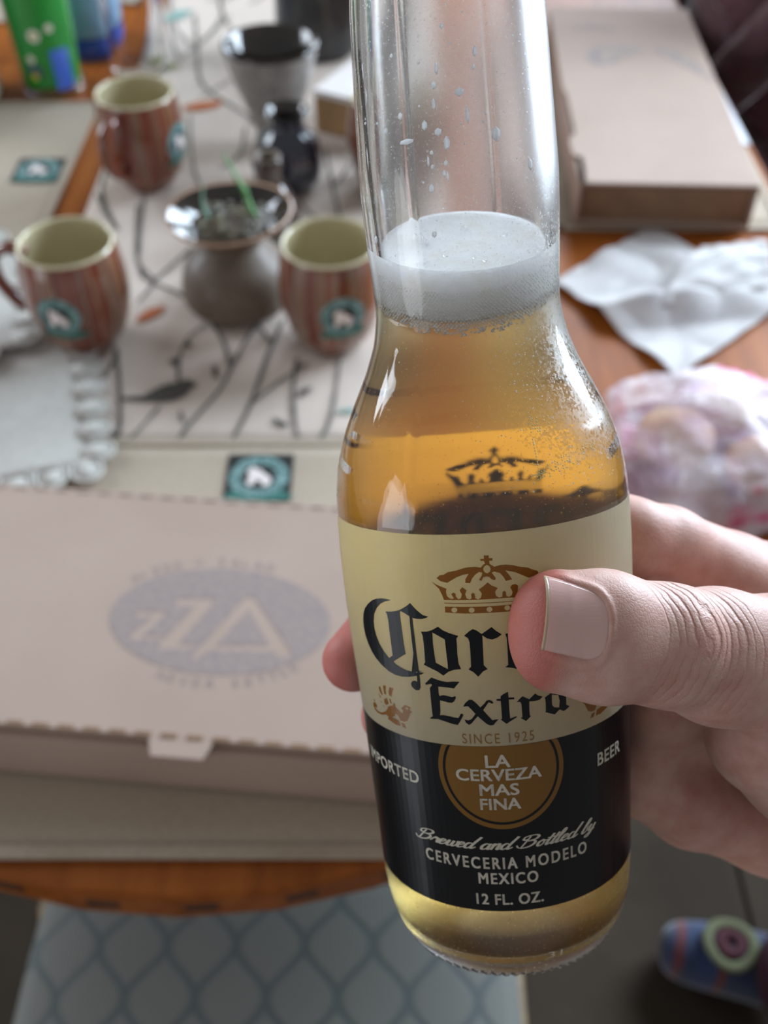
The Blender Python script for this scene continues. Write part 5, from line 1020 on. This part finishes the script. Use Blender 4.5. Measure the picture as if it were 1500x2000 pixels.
def surface_nets(lo, hi, st):
    n = [int((hi[i] - lo[i]) / st) + 1 for i in range(3)]
    g = [lo[i] + st * np.arange(n[i]) for i in range(3)]; D = np.empty(n, dtype=np.float32)
    yy, zz = np.meshgrid(g[1], g[2], indexing='ij'); base = np.stack([np.zeros(yy.size), yy.ravel(), zz.ravel()], 1)
    for i in range(0, n[0]):
        Q = base.copy(); Q[:, 0] = g[0][i]; D[i] = sdf(Q, False).reshape(n[1], n[2])
    D[-1] = D[:, -1] = 1; D[:, :, 0] = 1; D[:, :, -1] = 1; D[:, 0] = 1; D[0] = 1
    S = D < 0
    c = np.zeros([k - 1 for k in n], dtype=np.int8)
    for a in (0, 1):
        for b in (0, 1):
            for e in (0, 1): c += S[a:n[0] - 1 + a, b:n[1] - 1 + b, e:n[2] - 1 + e]
    act = (c > 0) & (c < 8); idx = -np.ones(act.shape, dtype=np.int64); cells = np.argwhere(act); idx[act] = np.arange(len(cells))
    acc = np.zeros((len(cells), 3)); cnt = np.zeros(len(cells))
    cor = [(a, b, e) for a in (0, 1) for b in (0, 1) for e in (0, 1)]
    for p in cor:
        for ax in range(3):
            if p[ax]: continue
            q = list(p); q[ax] = 1
            dp = D[cells[:, 0] + p[0], cells[:, 1] + p[1], cells[:, 2] + p[2]]; dq = D[cells[:, 0] + q[0], cells[:, 1] + q[1], cells[:, 2] + q[2]]
            m = (dp < 0) != (dq < 0); t = np.where(m, dp / np.where(m, dp - dq, 1), 0)
            pos = np.array(p, float)[None, :].repeat(len(cells), 0); pos[:, ax] += t
            acc[m] += pos[m]; cnt[m] += 1
    V = (cells + acc / cnt[:, None]) * st + np.array(lo); F = []
    for ax in range(3):
        o1, o2 = [(1, 2), (2, 0), (0, 1)][ax]
        sl = [slice(1, None)] * 3; sl[ax] = slice(0, n[ax] - 1)
        A = S[tuple(slice(1, n[i] - 1) if i != ax else slice(0, n[i] - 1) for i in range(3))]; B = S[tuple(slice(1, n[i] - 1) if i != ax else slice(1, n[i]) for i in range(3))]
        e = np.argwhere(A != B); 
        if not len(e): continue
        sg = A[e[:, 0], e[:, 1], e[:, 2]]
        e = e + np.array([0 if i == ax else 1 for i in range(3)])
        def at_(d1, d2):
            q = e.copy(); q[:, o1] -= d1; q[:, o2] -= d2; return idx[q[:, 0], q[:, 1], q[:, 2]]
        f = np.stack([at_(1, 1), at_(0, 1), at_(0, 0), at_(1, 0)], 1); f[~sg] = f[~sg][:, ::-1]; F.append(f)
    return V, np.concatenate(F)
def project(V, it=3, detail=True):
    V = V.copy()
    for _ in range(it):
        d = sdf(V, detail); e = 0.05; g = np.stack([sdf(V + np.eye(3)[i] * e, detail) - d for i in range(3)], 1) / e
        L = (g ** 2).sum(1); V -= np.clip(d / np.maximum(L, .3), -1, 1)[:, None] * g
    return V
def in_mesh(name, V, F):
    me = bpy.data.meshes.new(name); me.from_pydata([tuple(p) for p in V.tolist()], [], [tuple(q) for q in F.tolist()] if not isinstance(F, list) else F); return me
hV, hF = surface_nets((-50, -62, -180), (190, 80, 22), 1.8)
me = in_mesh('h', hV, hF)
bm = bmesh.new(); bm.from_mesh(me); bpy.data.meshes.remove(me)
vis = [e for e in bm.edges if e.verts[0].co.x < 75]
bmesh.ops.subdivide_edges(bm, edges=vis, cuts=1, use_grid_fill=True)
bm.verts.ensure_lookup_table()
def sync(bm, detail):
    V = np.array([v.co[:] for v in bm.verts]); V = project(V, 3, detail)
    for v, p in zip(bm.verts, V.tolist()): v.co = p
    return V
V = sync(bm, True)
s_, ph_, rho_ = thumb_coords(V)
sel = (s_ < 13) & (s_ > -12) & (rho_ < 16) & (ph_ > -60) & (ph_ < 110)
for v, k in zip(bm.verts, sel): v.tag = bool(k)
es = [e for e in bm.edges if e.verts[0].tag and e.verts[1].tag]
bmesh.ops.subdivide_edges(bm, edges=es, cuts=1, use_grid_fill=True)
V = sync(bm, True)
bmesh.ops.recalc_face_normals(bm, faces=bm.faces)
me = bpy.data.meshes.new('hand')
s_, ph_, rho_ = thumb_coords(V); dist_th = smin(chain(V, 'thumb_a'), chain(V, 'thumb_b'), 3.5)
for v in bm.verts: v.co *= 0.001
bm.to_mesh(me); bm.free()
at = me.attributes.new('thumb', 'FLOAT_VECTOR', 'POINT')
arr = np.stack([s_ * 0.1, ph_ / 90.0, np.clip(1 - np.maximum(dist_th, 0) / 2.5, 0, 1)], 1).astype(np.float32); at.data.foreach_set('vector', arr.ravel())
# skin
M_skin = mat('skin', '#D8A998', 0.50, sss=0.22, spec=0.35)
_n, _l, _b = nt(M_skin); _b.inputs['Subsurface Radius'].default_value = (1.0, 0.3, 0.18); _b.inputs['Subsurface Scale'].default_value = 0.003
_v = coords(M_skin, 'Object')
at_ = node(M_skin, 'ShaderNodeAttribute', attribute_name='thumb'); sp = node(M_skin, 'ShaderNodeSeparateXYZ'); _l.new(at_.outputs['Vector'], sp.inputs[0])
S_, PH_, MK_ = sp.outputs
mott = tex_noise(M_skin, _v, 130, 4, 0.6)
base = ramp(M_skin, mott, [(0.3, '#BE8E80'), (0.5, '#C99F92'), (0.72, '#D3AEA2')])
# redder pad at the very tip of the thumb
tipm = node(M_skin, 'ShaderNodeMapRange', i_From_Min=0.02, i_From_Max=-0.32); _l.new(S_, tipm.inputs['Value'])
tipf = math_n(M_skin, 'MULTIPLY', math_n(M_skin, 'MULTIPLY', tipm.outputs[0], MK_), 0.85)
mx = node(M_skin, 'ShaderNodeMix', data_type='RGBA'); _l.new(tipf, mx.inputs['Factor']); _l.new(base, mx.inputs[6]); mx.inputs[7].default_value = srgb('#B9655A'); 
# palm side is pinker
ge = node(M_skin, 'ShaderNodeSeparateXYZ'); _l.new(_v, ge.inputs[0])
pal = node(M_skin, 'ShaderNodeMapRange', i_From_Min=0.010, i_From_Max=0.034); _l.new(ge.outputs['Y'], pal.inputs['Value'])
mx2 = node(M_skin, 'ShaderNodeMix', data_type='RGBA'); _l.new(math_n(M_skin, 'MULTIPLY', pal.outputs[0], 0.45), mx2.inputs['Factor']); _l.new(mx.outputs[2], mx2.inputs[6]); mx2.inputs[7].default_value = srgb('#C88272')
ft = node(M_skin, 'ShaderNodeMapRange', i_From_Min=-0.022, i_From_Max=-0.036); _l.new(ge.outputs['X'], ft.inputs['Value'])
mx3 = node(M_skin, 'ShaderNodeMix', data_type='RGBA'); _l.new(math_n(M_skin, 'MULTIPLY', ft.outputs[0], 0.8), mx3.inputs['Factor']); _l.new(mx2.outputs[2], mx3.inputs[6]); mx3.inputs[7].default_value = srgb('#C4655C')
_l.new(mx3.outputs[2], _b.inputs['Base Color'])
# creases over the thumb joint: curved grooves across the back of the thumb
wn = tex_noise(M_skin, _v, 260, 3, 0.6); wn2 = tex_noise(M_skin, _v, 90, 2, 0.5)
wob_ = math_n(M_skin, 'ADD', math_n(M_skin, 'MULTIPLY', math_n(M_skin, 'SUBTRACT', wn, 0.5), 0.16), math_n(M_skin, 'MULTIPLY', math_n(M_skin, 'SUBTRACT', wn2, 0.5), 0.34))
pc = math_n(M_skin, 'SUBTRACT', PH_, -0.15); bow = math_n(M_skin, 'MULTIPLY', math_n(M_skin, 'MULTIPLY', pc, pc), -0.42)
sb = math_n(M_skin, 'SUBTRACT', math_n(M_skin, 'ADD', S_, wob_), bow)
tot = None
for c_, w__, a__ in ((1.55, .030, .5), (1.75, .03, .5), (1.92, .03, .6), (2.12, .04, .8), (2.32, .03, .5), (2.50, .050, 1.3), (2.70, .03, .6), (2.86, .045, 1.1), (3.04, .03, .5), (3.22, .04, .9), (3.42, .03, .4), (3.62, .03, .4)):
    q = math_n(M_skin, 'DIVIDE', math_n(M_skin, 'SUBTRACT', sb, c_), w__); q = math_n(M_skin, 'MULTIPLY', q, q); q = math_n(M_skin, 'MULTIPLY', math_n(M_skin, 'EXPONENT', math_n(M_skin, 'MULTIPLY', q, -1.0)), a__)
    tot = q if tot is None else math_n(M_skin, 'ADD', tot, q)
phm = node(M_skin, 'ShaderNodeMapRange', i_From_Min=-0.75, i_From_Max=-0.25); _l.new(PH_, phm.inputs['Value'])
tot = math_n(M_skin, 'MULTIPLY', math_n(M_skin, 'MULTIPLY', tot, MK_), math_n(M_skin, 'MULTIPLY', phm.outputs[0], math_n(M_skin, 'ADD', math_n(M_skin, 'MULTIPLY', wn2, 1.2), 0.3)))
nrm = bump(M_skin, math_n(M_skin, 'MULTIPLY', tot, -1.0), 1.0, 0.00030)
vo = node(M_skin, 'ShaderNodeTexVoronoi', i_Scale=1250.0, feature='DISTANCE_TO_EDGE'); _l.new(_v, vo.inputs['Vector'])
vm = math_n(M_skin, 'MINIMUM', vo.outputs['Distance'], 0.18)
nrm = bump(M_skin, vm, 0.35, 0.0004, prev=nrm)
nrm = bump(M_skin, tex_noise(M_skin, coords(M_skin, 'Object', (1, 1, 2.2)), 420, 4, 0.65), 0.25, 0.0004, prev=nrm)
hand = obj('hand', me, M_skin, None, True); hand.matrix_world = BM
tag(hand, 'bare hand gripping the beer bottle from the right, thumb across the label', 'hand')
# thumbnail: a curved plate seated in its fold, with a pale free edge
def nail_plate(s0, s1, p0, p1, off, ns, np_, shape=True, lift=0.0):
    V = []; F = []
    for i in range(ns + 1):
        for j in range(np_ + 1):
            u = i / ns; w_ = 2 * j / np_ - 1
            s = s0 + (s1 - s0) * u
            if shape: 
                uu = max(0, (s - (NS0 + NS1) / 2) / ((NS1 - NS0) / 2)); lim = (max(0.0, 1 - uu ** 3.2)) ** (1 / 2.6)
            else: lim = 1
            c_, hw_ = nail_mid(s); V.append((s, float(c_ + w_ * lim * (hw_ - 1))))
    for i in range(ns):
        for j in range(np_): q = i * (np_ + 1) + j; F.append((q, q + 1, q + np_ + 2, q + np_ + 1))
    e = (AX[1] - AX[0]) / np.linalg.norm(AX[1] - AX[0]); up = UPV - e * (UPV @ e); up /= np.linalg.norm(up); tow = np.cross(e, up)
    if tow[1] > 0: tow = -tow
    dirs = np.array([up * math.sin(R(p)) + tow * math.cos(R(p)) for s, p in V]); base = np.array([AX[0] + e * s for s, p in V])
    base0 = base; base = np.array([AX[0] + e * max(s, -1.2 + 0.35 * min(0, s)) for s, p in V]); t = np.full(len(V), 18.0)
    for _ in range(30): t -= smin(chain(base + dirs * t[:, None], 'thumb_a'), chain(base + dirs * t[:, None], 'thumb_b'), 3.5) * 0.8
    # the tip of a nail stays flatter than the rounded fingertip under it
    sv = np.array([s for s, p in V]); t0 = t.copy()
    ref = {}
    for k, (s, p) in enumerate(V):
        pass
    fl = np.clip((1.0 - sv) / 4.0, 0, 1); t = t0 + off + lift * fl
    Q = (base0 + dirs * t[:, None]) * 0.001
    return Q.tolist(), F
M_nail = mat('nail', '#DDB0A8', 0.2, coat=1.0, sss=0.15); _n, _l, _b = nt(M_nail)
_v = coords(M_nail, 'Object', (60, 900, 900)); bump(M_nail, tex_noise(M_nail, _v, 2.2, 3), 0.15, 0.0002)
Q, F = nail_plate(NS0 - 0.1, NS1 - 0.02, NP0 + 1, NP1 - 1, 0.02, 24, 22, True, 0.0)
nl = MB().add(Q, F).build('thumbnail', M_nail, hand, smooth=True); so = nl.modifiers.new('s', 'SOLIDIFY'); so.thickness = 0.0004; so.offset = -1; tag(nl, 'pink thumbnail with a pale edge')
Q, F = nail_plate(NS0 - 0.4, NS0 + 0.1, NP0 + 2, NP1 - 2, 0.03, 3, 22, False, 0.0)
ne = MB().add(Q, F).build('nail_edge', mat('nail_edge', '#BCA98C', 0.35, coat=0.4, sss=0.2), hand, smooth=True); so = ne.modifiers.new('s', 'SOLIDIFY'); so.thickness = 0.0004; so.offset = -1
